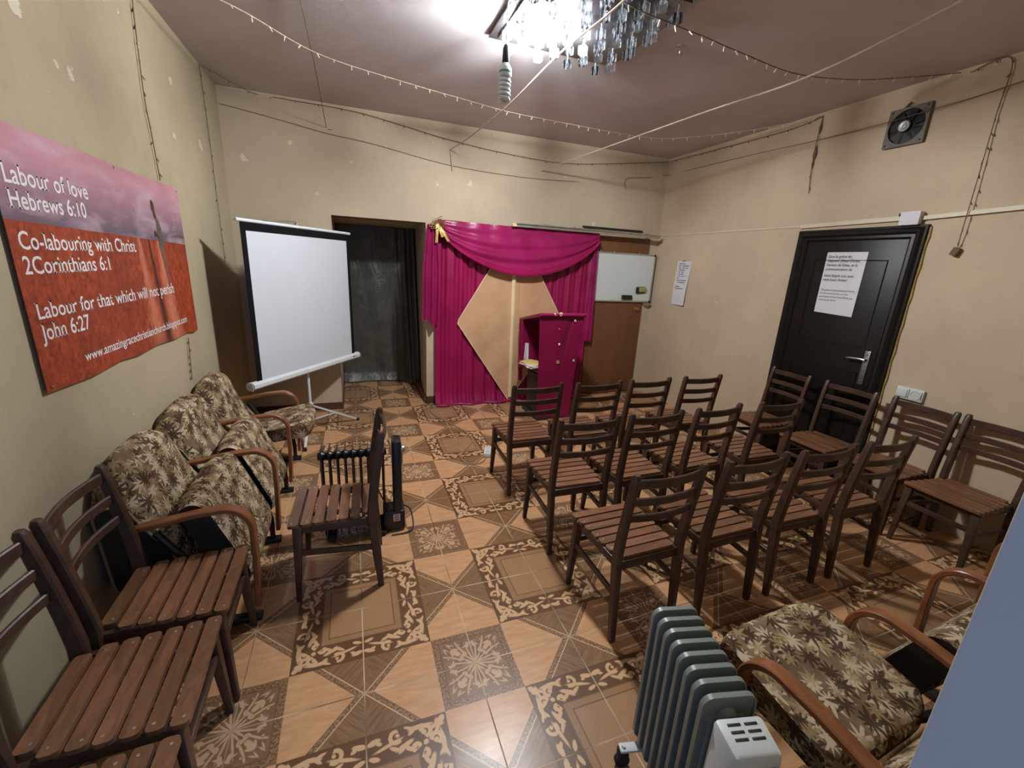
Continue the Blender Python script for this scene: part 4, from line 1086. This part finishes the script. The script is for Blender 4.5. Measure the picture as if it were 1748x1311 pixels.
# ------------------------------------------------------------------ notices on the door and the wall
def build_notices():
    t = thing('door_notice', 'white printed prayer notice taped to the black door', 'notice', (XR - 0.018, 0.800, 1.884))
    bm = BM()
    W_, H_ = 0.315, 0.495
    def fn(u, v): return (-0.002 - 0.004 * (1 - v) ** 3 * u, -W_ * u, -H_ * (1 - v) - 0.012 * u * (1 - v))
    gridm(bm, 10, 12, fn, thick=0.0008); put('sheet', bm, m_paper, t, 60)
    P = lambda oy, oz: (lambda a, b: (-0.0045 - 0.004 * (min(1, max(0, -(oz + b) / H_))) ** 3, oy - a, oz + b))
    for body, w, z, cap in (('Que la gr\u00e2ce du', 0.185, -0.045, 0.021), ('Seigneur J\u00e9sus-Christ,', 0.258, -0.078, 0.021), ("l'amour de Dieu, et la", 0.245, -0.112, 0.021), ('communication du', 0.212, -0.146, 0.021),
                            ('Saint-Esprit soit avec', 0.240, -0.198, 0.021), ('vous tous! Amen!', 0.192, -0.231, 0.021)):
        text_mesh('lettering', body, w, cap, m_ink, t, P(-0.016, z), bold=0.004)
    for body, w, z in (('The grace of the Lord Jesus Christ,', 0.275, -0.312), ('and the love of God, and the', 0.228, -0.340), ('communion of the Holy Ghost, be', 0.268, -0.367), ('with you all. Amen', 0.145, -0.394)):
        text_mesh('lettering', body, w, 0.0135, m_ink, t, P(-0.016, z), bold=-0.004)
    t = thing('wall_notice', 'narrow white paper notice pinned to the bare wall past the whiteboard', 'notice', (XR - 0.004, 2.632, 1.796))
    bm = BM()
    def fn2(u, v): return (-0.003 - 0.022 * (1 - v) ** 2 * u - 0.006 * math.sin(v * 5), -0.235 * u, -0.525 * (1 - v))
    gridm(bm, 8, 16, fn2, thick=0.0008); put('sheet', bm, m_paper, t, 60)
    bm = BM()
    for i in range(13):
        if i in (10,): continue
        w = (0.12, 0.18, 0.165, 0.12, 0.10, 0.13, 0.175, 0.03, 0.17, 0.155, 0, 0.08, 0.15)[i]
        zz = -0.035 - i * 0.0245
        v = 1 + zz / 0.525
        scribble(bm, 0.035, zz, w, 0.011, lambda a, b: (-0.0055 - 0.022 * (1 - v) ** 2 * a / 0.235 - 0.006 * math.sin(v * 5), -a, b), 40 + i)
    put('tiny_print', bm, m_ink, t, 0)
    bm = BM(); tube(bm, [(0.002, -0.10, 0.004), (-0.012, -0.105, -0.006)], 0.0035, 6); tube(bm, [(-0.004, -0.12, 0.012), (-0.004, -0.14, -0.004)], 0.003, 6); put('pin', bm, m_rubber, t)
build_notices()

# ------------------------------------------------------------------ exhaust fan, trunking, sockets
def build_fan():
    t = thing('exhaust_fan', 'square grey exhaust fan high on the door wall', 'fan', (XR, 0.453, 2.745))
    bm = BM(); h = 0.126; n = 32
    out = []
    ring = [(0.113 * math.cos(2 * PI * k / n), 0.113 * math.sin(2 * PI * k / n)) for k in range(n)]
    def sqp(a):
        c, s = math.cos(a), math.sin(a); k = h / max(abs(c), abs(s)); return (c * k, s * k)
    for x in (-0.030, 0.0):
        out.append(([bm.verts.new((x, *ring[k])) for k in range(n)], [bm.verts.new((x, *sqp(2 * PI * k / n))) for k in range(n)]))
    (r0, s0), (r1, s1) = out
    for k in range(n):
        j = (k + 1) % n
        bm.faces.new((r0[k], r0[j], s0[j], s0[k])); bm.faces.new((s0[k], s0[j], s1[j], s1[k])); bm.faces.new((r0[k], r1[k], r1[j], r0[j]))
    put('face_plate', bm, m_fan, t, 30)
    bm = BM(); lathe(bm, [(0.113, 0), (0.113, 0.004)], Matrix.Rotation(-PI / 2, 4, 'Y') , 32); put('dark_recess', bm, m_fanhole, t)
    bm = BM()
    for k in range(7):
        a = 2 * PI * k / 7; d = Vector((0, math.cos(a), math.sin(a))); e = Vector((0, -math.sin(a), math.cos(a)))
        hexa(bm, [d * 0.035 - e * 0.014 + Vector((-0.006, 0, 0)), d * 0.105 - e * 0.03 + Vector((-0.006, 0, 0)), d * 0.105 - e * 0.03 + Vector((-0.008, 0, 0)), d * 0.035 - e * 0.014 + Vector((-0.008, 0, 0))],
             [d * 0.035 + e * 0.014 + Vector((-0.018, 0, 0)), d * 0.105 + e * 0.03 + Vector((-0.020, 0, 0)), d * 0.105 + e * 0.03 + Vector((-0.022, 0, 0)), d * 0.035 + e * 0.014 + Vector((-0.020, 0, 0))])
    put('fan_blades', bm, m_fanhole, t, 0)
    bm = BM(); M = Matrix.Translation((-0.004, 0.018, 0.006)) @ Matrix.Rotation(-PI / 2, 4, 'Y'); lathe(bm, [(0.042, 0), (0.042, 0.022)], M, 22); put('motor_hub', bm, m_fanhole, t)
    bm = BM(); lathe(bm, [(0.034, 0.0222), (0.034, 0.0235), (0.016, 0.0238), (0.014, 0.023), (0.010, 0.0238)], M, 22); p = put('motor_label', bm, m_steel, t); p['label'] = 'round silver motor label'
    bm = BM()
    for a in (-1, 1):
        for b in (-1, 1): lathe(bm, [(0.007, 0.030), (0.006, 0.034)], Matrix.Translation((0, a * 0.108, b * 0.108)) @ Matrix.Rotation(-PI / 2, 4, 'Y'), 8)
    put('corner_screws', bm, m_rubber, t)
    bm = BM(); sweep(bm, [(-0.01, 0.05, 0.126), (-0.035, 0.0, 0.150)], rect(0.02, 0.008), (1, 0, 0)); put('plate_clip', bm, m_fan, t)
build_fan()
bm = BM(); sweep(bm, [(XR - 0.009, 1.10, 2.106), (XR - 0.009, 0.315, 2.118)], rect(0.018, 0.032), (1, 0, 0)); sweep(bm, [(XR - 0.004, 3.04, 2.108), (XR - 0.004, 1.10, 2.108)], rect(0.008, 0.010), (1, 0, 0))
tag(put('cable_trunking', bm, m_trunk, smooth=0), 'cream cable trunking running from the room corner to above the black door', 'cable trunking')
bm = BM(); sweep(bm, [(XR - 0.011, 0.20, 2.110), (XR - 0.011, -1.6, 2.195)], rect(0.022, 0.026), (1, 0, 0))
tag(put('cable_trunking', bm, m_trunk, smooth=0), 'cream cable trunking on the wall beyond the junction box, below the fan', 'cable trunking')
t = thing('junction_box', 'white square junction box above the corner of the black door', 'junction box', (XR, 0.258, 2.110))
bm = BM(); box(bm, (-0.025, 0, 0), (0.05, 0.118, 0.088), bev=0.004); put('housing', bm, m_trunk, t)
bm = BM(); box(bm, (-0.053, 0, 0), (0.006, 0.122, 0.092), bev=0.003); put('cover', bm, m_paper, t)
bm = BM(); box(bm, (-0.02, 0.075, 0.03), (0.02, 0.02, 0.02)); put('cable_stub', bm, m_rubber, t)
t = thing('wall_socket', 'white double socket and switch low on the wall beside the door', 'socket', (XR, -0.038, 0.885))
bm = BM(); box(bm, (-0.013, 0, 0), (0.026, 0.165, 0.088), bev=0.006); put('plate', bm, m_white, t)
bm = BM(); lathe(bm, [(0.033, 0.022), (0.033, 0.0295), (0.029, 0.0298), (0.026, 0.0272), (0.004, 0.0272)], Matrix.Translation((0, -0.037, 0)) @ Matrix.Rotation(-PI / 2, 4, 'Y'), 22); put('socket_well', bm, m_box, t)
bm = BM(); box(bm, (-0.029, 0.042, 0), (0.008, 0.058, 0.062), bev=0.004); put('rocker_switch', bm, m_white, t)
bm = BM(); box(bm, (-0.0262, 0.0035, 0), (0.001, 0.004, 0.07)); box(bm, (-0.0262, -0.074, 0), (0.001, 0.004, 0.06)); put('seam', bm, m_ink, t, 0)

# ------------------------------------------------------------------ chandelier and hanging lamp
def build_chandelier():
    x0, x1, y0, y1 = 0.895, 1.777, 0.295, 1.175; cx, cy = (x0 + x1) / 2, (y0 + y1) / 2
    t = thing('chandelier', 'square ceiling chandelier of hanging glass crystals, partly lit', 'chandelier', (cx, cy, ZC))
    bm = BM(); box(bm, (0, 0, -0.012), (x1 - x0, y1 - y0, 0.024), bev=0.003); put('ceiling_plate', bm, m_chrome, t)
    bm = BM(); box(bm, (0, 0, -0.032), (x1 - x0 - 0.09, y1 - y0 - 0.09, 0.018), bev=0.003); put('inner_plate', bm, m_chrome, t)
    r = random.Random(11)
    bm = BM()                                              # one crystal: bored prism on a rod
    def crystal(bm, s, z0, z1, mat, hole=True):
        o = [(-s, -s), (s, -s), (s, s), (-s, s)]; c = s * 0.18
        o = [q for x, y in o for q in ((x - math.copysign(c, x) if x * y < 0 else x, y - (math.copysign(c, y) if x * y > 0 else 0)), (x - (math.copysign(c, x) if x * y > 0 else 0), y - math.copysign(c, y) if x * y < 0 else y))]
        prism(bm, o, lambda a, b: Vector((a, b, z0)), lambda a, b: Vector((a, b, z1)), mat)
        if hole: lathe(bm, [(s * 0.40, z0 + 0.004), (s * 0.40, z1 - 0.004)], None, 6, mat)
    crystal(bm, 0.0210, -0.040, 0.0, 0)
    tube(bm, [(0, 0, -0.010), (0, 0, 0.042)], 0.0032, 6, 1)
    pend = put('crystal_pendant', bm, [m_glass, m_alu], t, 30)
    bm = BM(); crystal(bm, 0.0210, -0.040, 0.0, 0, False); tube(bm, [(0, 0, 0.0), (0, 0, 0.042)], 0.0035, 6, 1)
    lamp = put('lit_lamp', bm, [m_lit, m_alu], t, 30)
    dim = lamp.copy(); dim.data = lamp.data.copy(); dim.data.materials[0] = m_lit2; COL.objects.link(dim); dim.parent = t
    N = 8; firsts = {pend: True, lamp: True, dim: True}
    DIM = {(0, 7), (0, 6), (1, 7), (1, 6), (2, 6), (2, 7), (3, 5), (2, 2), (4, 5), (0, 3), (3, 6)}
    BRIGHT = {(1, 4), (1, 5), (2, 4)}
    for i in range(N):
        for j in range(N):
            src = lamp if (i, j) in BRIGHT else (dim if (i, j) in DIM else pend)
            if firsts[src]: o = src; firsts[src] = False
            else: o = src.copy(); COL.objects.link(o); o.parent = t
            x = -0.36 + 0.72 * i / (N - 1) + (0.02 if j % 2 else -0.02); y = -0.36 + 0.72 * j / (N - 1)
            o.location = (x, y, -0.052 + (-0.030 if (i + j) % 2 else 0.0)); o.rotation_euler = (0, 0, 0.35 + r.uniform(-0.25, 0.25))
build_chandelier()
t = thing('hanging_lamp', 'unlit white spiral lamp hanging on its flex by the chandelier', 'lamp', (0.858, 0.70, ZC))
bm = BM(); tube(bm, crom([(0.05, 0.03, -0.045), (0.012, 0.004, -0.050), (0, 0, -0.09), (0, 0, -0.27)], 5), 0.0045, 6); put('flex', bm, m_white, t)
bm = BM(); lathe(bm, [(0.010, -0.25), (0.017, -0.262), (0.019, -0.33), (0.016, -0.335)], None, 14); put('lamp_holder', bm, m_fanhole, t)
bm = BM(); lathe(bm, [(0.016, -0.333), (0.024, -0.345), (0.034, -0.36), (0.034, -0.395), (0.028, -0.402)], None, 18); b = put('lamp_base', bm, m_white, t)
bm = BM(); lathe(bm, [(0.0346, -0.372), (0.0350, -0.374), (0.0350, -0.380), (0.0346, -0.382)], None, 18); p = put('colour_band', bm, m_green, b); p['label'] = 'green band round the lamp base'
bm = BM(); tube(bm, [(0.024 * math.cos(k * 0.42), 0.024 * math.sin(k * 0.42), -0.400 - 0.0014 * k) for k in range(84)], 0.0096, 7); put('spiral_tube', bm, m_glow, t)

bm = BM(); lathe(bm, [(0.022, 0), (0.020, -0.004), (0.005, -0.006)], None, 14); tube(bm, crom([(0, 0, 0), (0, 0, -0.035), (0.014, 0, -0.05), (0.022, 0, -0.036)]), 0.003, 6)
tag(put('ceiling_hook', bm, m_steel, loc=(2.03, 0.78, ZC)), 'small bare metal hook in the ceiling beside the chandelier', 'hook')

# ------------------------------------------------------------------ strings, ropes and cords
def rope(name, pts, r, mat, label, cat, n=6, parent=None):
    bm = BM(); tube(bm, crom(pts, n), r, 5)
    o = put(name, bm, mat, parent)
    if not parent: tag(o, label, cat)
    return o

def light_string(pts, label, mat, nb, bulb=True, blen=0.030, seed=0, skip=0.0):
    P = crom([Vector(p) for p in pts], 8)
    t = thing('fairy_light_string', label, 'string lights', P[0])
    o0 = Vector(P[0])
    bm = BM(); tube(bm, [p - o0 for p in P], 0.0028, 5); put('wire', bm, mat, t)
    d = [0]
    for a, b in zip(P, P[1:]): d.append(d[-1] + (b - a).length)
    r = random.Random(seed); src = None
    for k in range(nb):
        s = d[-1] * (k + 0.5) / nb; i = max(q for q in range(len(d) - 1) if d[q] <= s); f = (s - d[i]) / max(1e-6, d[i + 1] - d[i])
        p = P[i].lerp(P[i + 1], f) - o0
        if src is None:
            bm = BM(); lathe(bm, [(0.0022, 0.002), (0.0036, -0.006), (0.0036, -blen * 0.75), (0.0012, -blen)], None, 7)
            src = put('bulb', bm, m_fairy if bulb else mat, t); c = src
        else:
            c = src.copy(); COL.objects.link(c); c.parent = t
        c.location = p; c.rotation_euler = (r.uniform(-0.6, 0.6), r.uniform(-0.6, 0.6), 0)
    return t

light_string([(-0.995, 1.10, 2.95), (-0.517, 1.366, 2.945), (-0.104, 1.807, 2.955), (0.522, 2.008, 2.95), (0.958, 2.10, 2.945), (1.387, 2.185, 2.94), (1.926, 2.213, 2.94), (2.519, 2.25, 2.95), (2.862, 2.248, 2.955), (3.193, 2.121, 2.96), (3.627, 1.604, 2.975), (3.83, 1.118, 2.99)],
             'string of small white fairy lights slung across the ceiling between the lamp and the stage', m_rope, 48, seed=1)
light_string([(0.60, 0.10, 2.90), (1.257, 0.249, 2.85), (1.601, 0.323, 2.86), (1.861, 0.383, 2.88), (2.231, 0.481, 2.91), (2.798, 0.576, 2.935), (3.238, 0.495, 2.95), (3.566, 0.354, 2.975), (3.825, 0.22, 3.0)],
             'string of fairy lights slung below the chandelier to the wall above the fan', m_dusty, 30, seed=2)
rope('twine', [(2.53, -1.70, 2.96), (2.62, -0.6, 2.90), (2.74, 0.40, 2.862), (2.60, 1.25, 2.84), (2.105, YB - 0.003, 2.694)], 0.0055, m_rope, 'pale twine stretched under the ceiling to a nail above the curtain', 'twine')
rope('twine', [(1.33, YF - 0.005, 2.93), (1.27, -0.6, 2.87), (1.255, 0.243, 2.835), (1.196, 0.761, 2.815), (1.19, 1.623, 2.797), (1.128, 2.575, 2.785), (1.052, YB - 0.008, 2.769), (1.056, YB - 0.016, 2.745), (1.062, YB - 0.022, 2.70), (1.079, YB - 0.022, 2.572)], 0.005, m_rope, 'fuzzy twine passing below the chandelier to a nail with its end dangling', 'twine')
light_string([(-0.985, 2.57, 3.005), (-0.72, 3.03, 3.0), (-0.45, YB - 0.012, 2.995), (0.103, YB - 0.012, 2.985), (0.533, YB - 0.012, 2.935), (1.0, YB - 0.012, 2.87), (1.64, YB - 0.012, 2.815), (2.349, YB - 0.012, 2.80), (3.042, YB - 0.012, 2.875), (3.815, YB - 0.03, 2.985)],
             'dusty unlit light string sagging along the top of the stage wall', m_dusty, 26, False, 0.022, 3)
light_string([(XR - 0.012, 3.03, 2.99), (XR - 0.012, 2.132, 2.965), (XR - 0.012, 1.425, 2.955), (XR - 0.012, 1.113, 2.985)],
             'dusty light string along the door wall from the room corner to a nail', m_dusty, 9, False, 0.024, 4)
rope('cord', [(-0.985, YB - 0.008, 2.88), (-0.507, YB - 0.008, 2.818), (-0.117, YB - 0.008, 2.762), (0.306, YB - 0.008, 2.725), (1.066, YB - 0.008, 2.625), (1.931, YB - 0.008, 2.60), (2.6, YB - 0.008, 2.63)], 0.0022, m_dusty, 'thin brown cord sagging across the stage wall below the light string', 'cord')
rope('cord', [(3.246, YB - 0.008, 2.60), (3.237, YB - 0.008, 2.728), (3.5, YB - 0.008, 2.77), (3.822, YB - 0.03, 2.835), (XR - 0.005, 2.6, 2.832), (XR - 0.005, 1.813, 2.824), (XR - 0.005, 1.101, 2.807), (XR - 0.034, 0.60, 2.80), (XR - 0.036, 0.301, 2.812), (XR - 0.005, 0.12, 2.83), (XR - 0.005, -0.104, 2.853), (XR - 0.005, -0.9, 2.95)], 0.0025, m_dusty, 'brown cord running round the room corner and across the exhaust fan', 'cord')
rope('cord', [(-0.19, 0.30, ZC - 0.006), (-0.167, 1.198, ZC - 0.008), (-0.158, 1.9, 3.0), (-0.150, 2.1, 2.975), (-0.129, YB - 0.006, 2.814), (-0.112, YB - 0.012, 2.800), (-0.084, YB - 0.006, 2.801)], 0.0028, m_dusty, 'brown cord from the ceiling to a nail above the alcove', 'cord')
light_string([(XL + 0.012, 1.438, 2.98), (XL + 0.012, 1.38, 2.478), (XL + 0.012, 1.398, 2.254), (XL + 0.012, 1.417, 2.02), ], 'thin dusty light string hanging down to the top of the banner', m_dusty, 12, False, 0.026, 5)
light_string([(XL + 0.012, 1.47, 1.09), (XL + 0.012, 1.45, 1.0), (XL + 0.012, 1.419, 0.82)], 'short end of light string hanging below the banner edge', m_dusty, 6, False, 0.024, 6)
light_string([(XL + 0.012, 2.569, 3.0), (XL + 0.012, 2.594, 2.695), (XL + 0.012, 2.598, 2.275), (XL + 0.012, 2.595, 1.917), (XL + 0.012, 2.601, 1.55)], 'dusty light string hanging down the wall beside the projector screen', m_dusty, 13, False, 0.026, 7)
light_string([(XR - 0.016, 0.17, 2.985), (XR - 0.018, -0.018, 2.995), (XR - 0.020, -0.03, 2.678), (XR - 0.030, -0.043, 2.31), (XR - 0.034, -0.049, 2.008), (XR - 0.014, -0.044, 1.91)], 'dusty light string hanging down past the trunking to a small box', m_dusty, 16, False, 0.028, 8)
bm = BM(); box(bm, (XR - 0.018, -0.042, 1.880), (0.034, 0.040, 0.052), Matrix.Rotation(0.35, 3, 'X'), bev=0.005)
tag(put('light_controller', bm, m_dusty), 'small dusty controller box hanging at the end of the light string', 'controller box')
t = light_string([(XR - 0.012, 1.118, 2.99), (XR - 0.022, 1.121, 2.802), (XR - 0.018, 1.116, 2.573), (XR - 0.012, 1.096, 2.382)], 'short clumped light string hanging from the nail near the fan', m_dusty, 6, False, 0.026, 9)
for zz, s in ((2.90, 1.0), (2.70, 1.3), (2.62, 0.8)):
    bm = BM(); lathe(bm, [(0.002, 0.05 * s), (0.010 * s, 0.015 * s), (0.012 * s, -0.01 * s), (0.002, -0.05 * s)], Matrix.Translation((0, 0.0, zz - 2.99)), 8); put('dust_clump', bm, m_dusty, t)
t = thing('extension_lead', 'pale extension cable snaking over the floor to a small white socket', 'extension lead', (1.09, 1.50, 0))
pts = [(0.90, 3.30, 0.006), (0.86, 3.05, 0.006), (0.80, 2.86, 0.006), (0.81, 2.646, 0.006), (0.90, 2.40, 0.006), (1.017, 2.12, 0.006), (1.045, 1.853, 0.006), (0.95, 1.69, 0.006), (0.877, 1.584, 0.006), (0.851, 1.45, 0.006), (0.90, 1.365, 0.006), (1.00, 1.372, 0.006), (1.055, 1.43, 0.012)]
bm = BM(); tube(bm, [p - Vector((1.09, 1.50, 0)) for p in crom(pts, 8)], 0.0055, 6); put('cable', bm, m_cord, t)
bm = BM(); box(bm, (0.012, 0.03, 0.022), (0.062, 0.17, 0.042), Matrix.Rotation(-0.35, 3, 'Z'), bev=0.008); b = put('socket_block', bm, m_white, t)
bm = BM()
for k in (-1, 1): lathe(bm, [(0.020, 0), (0.020, 0.003), (0.016, 0.003), (0.015, 0.001)], Matrix.Translation((0.012 + k * 0.012, 0.03 + k * 0.04, 0.0425)), 16)
put('socket_outlet', bm, m_box, b)
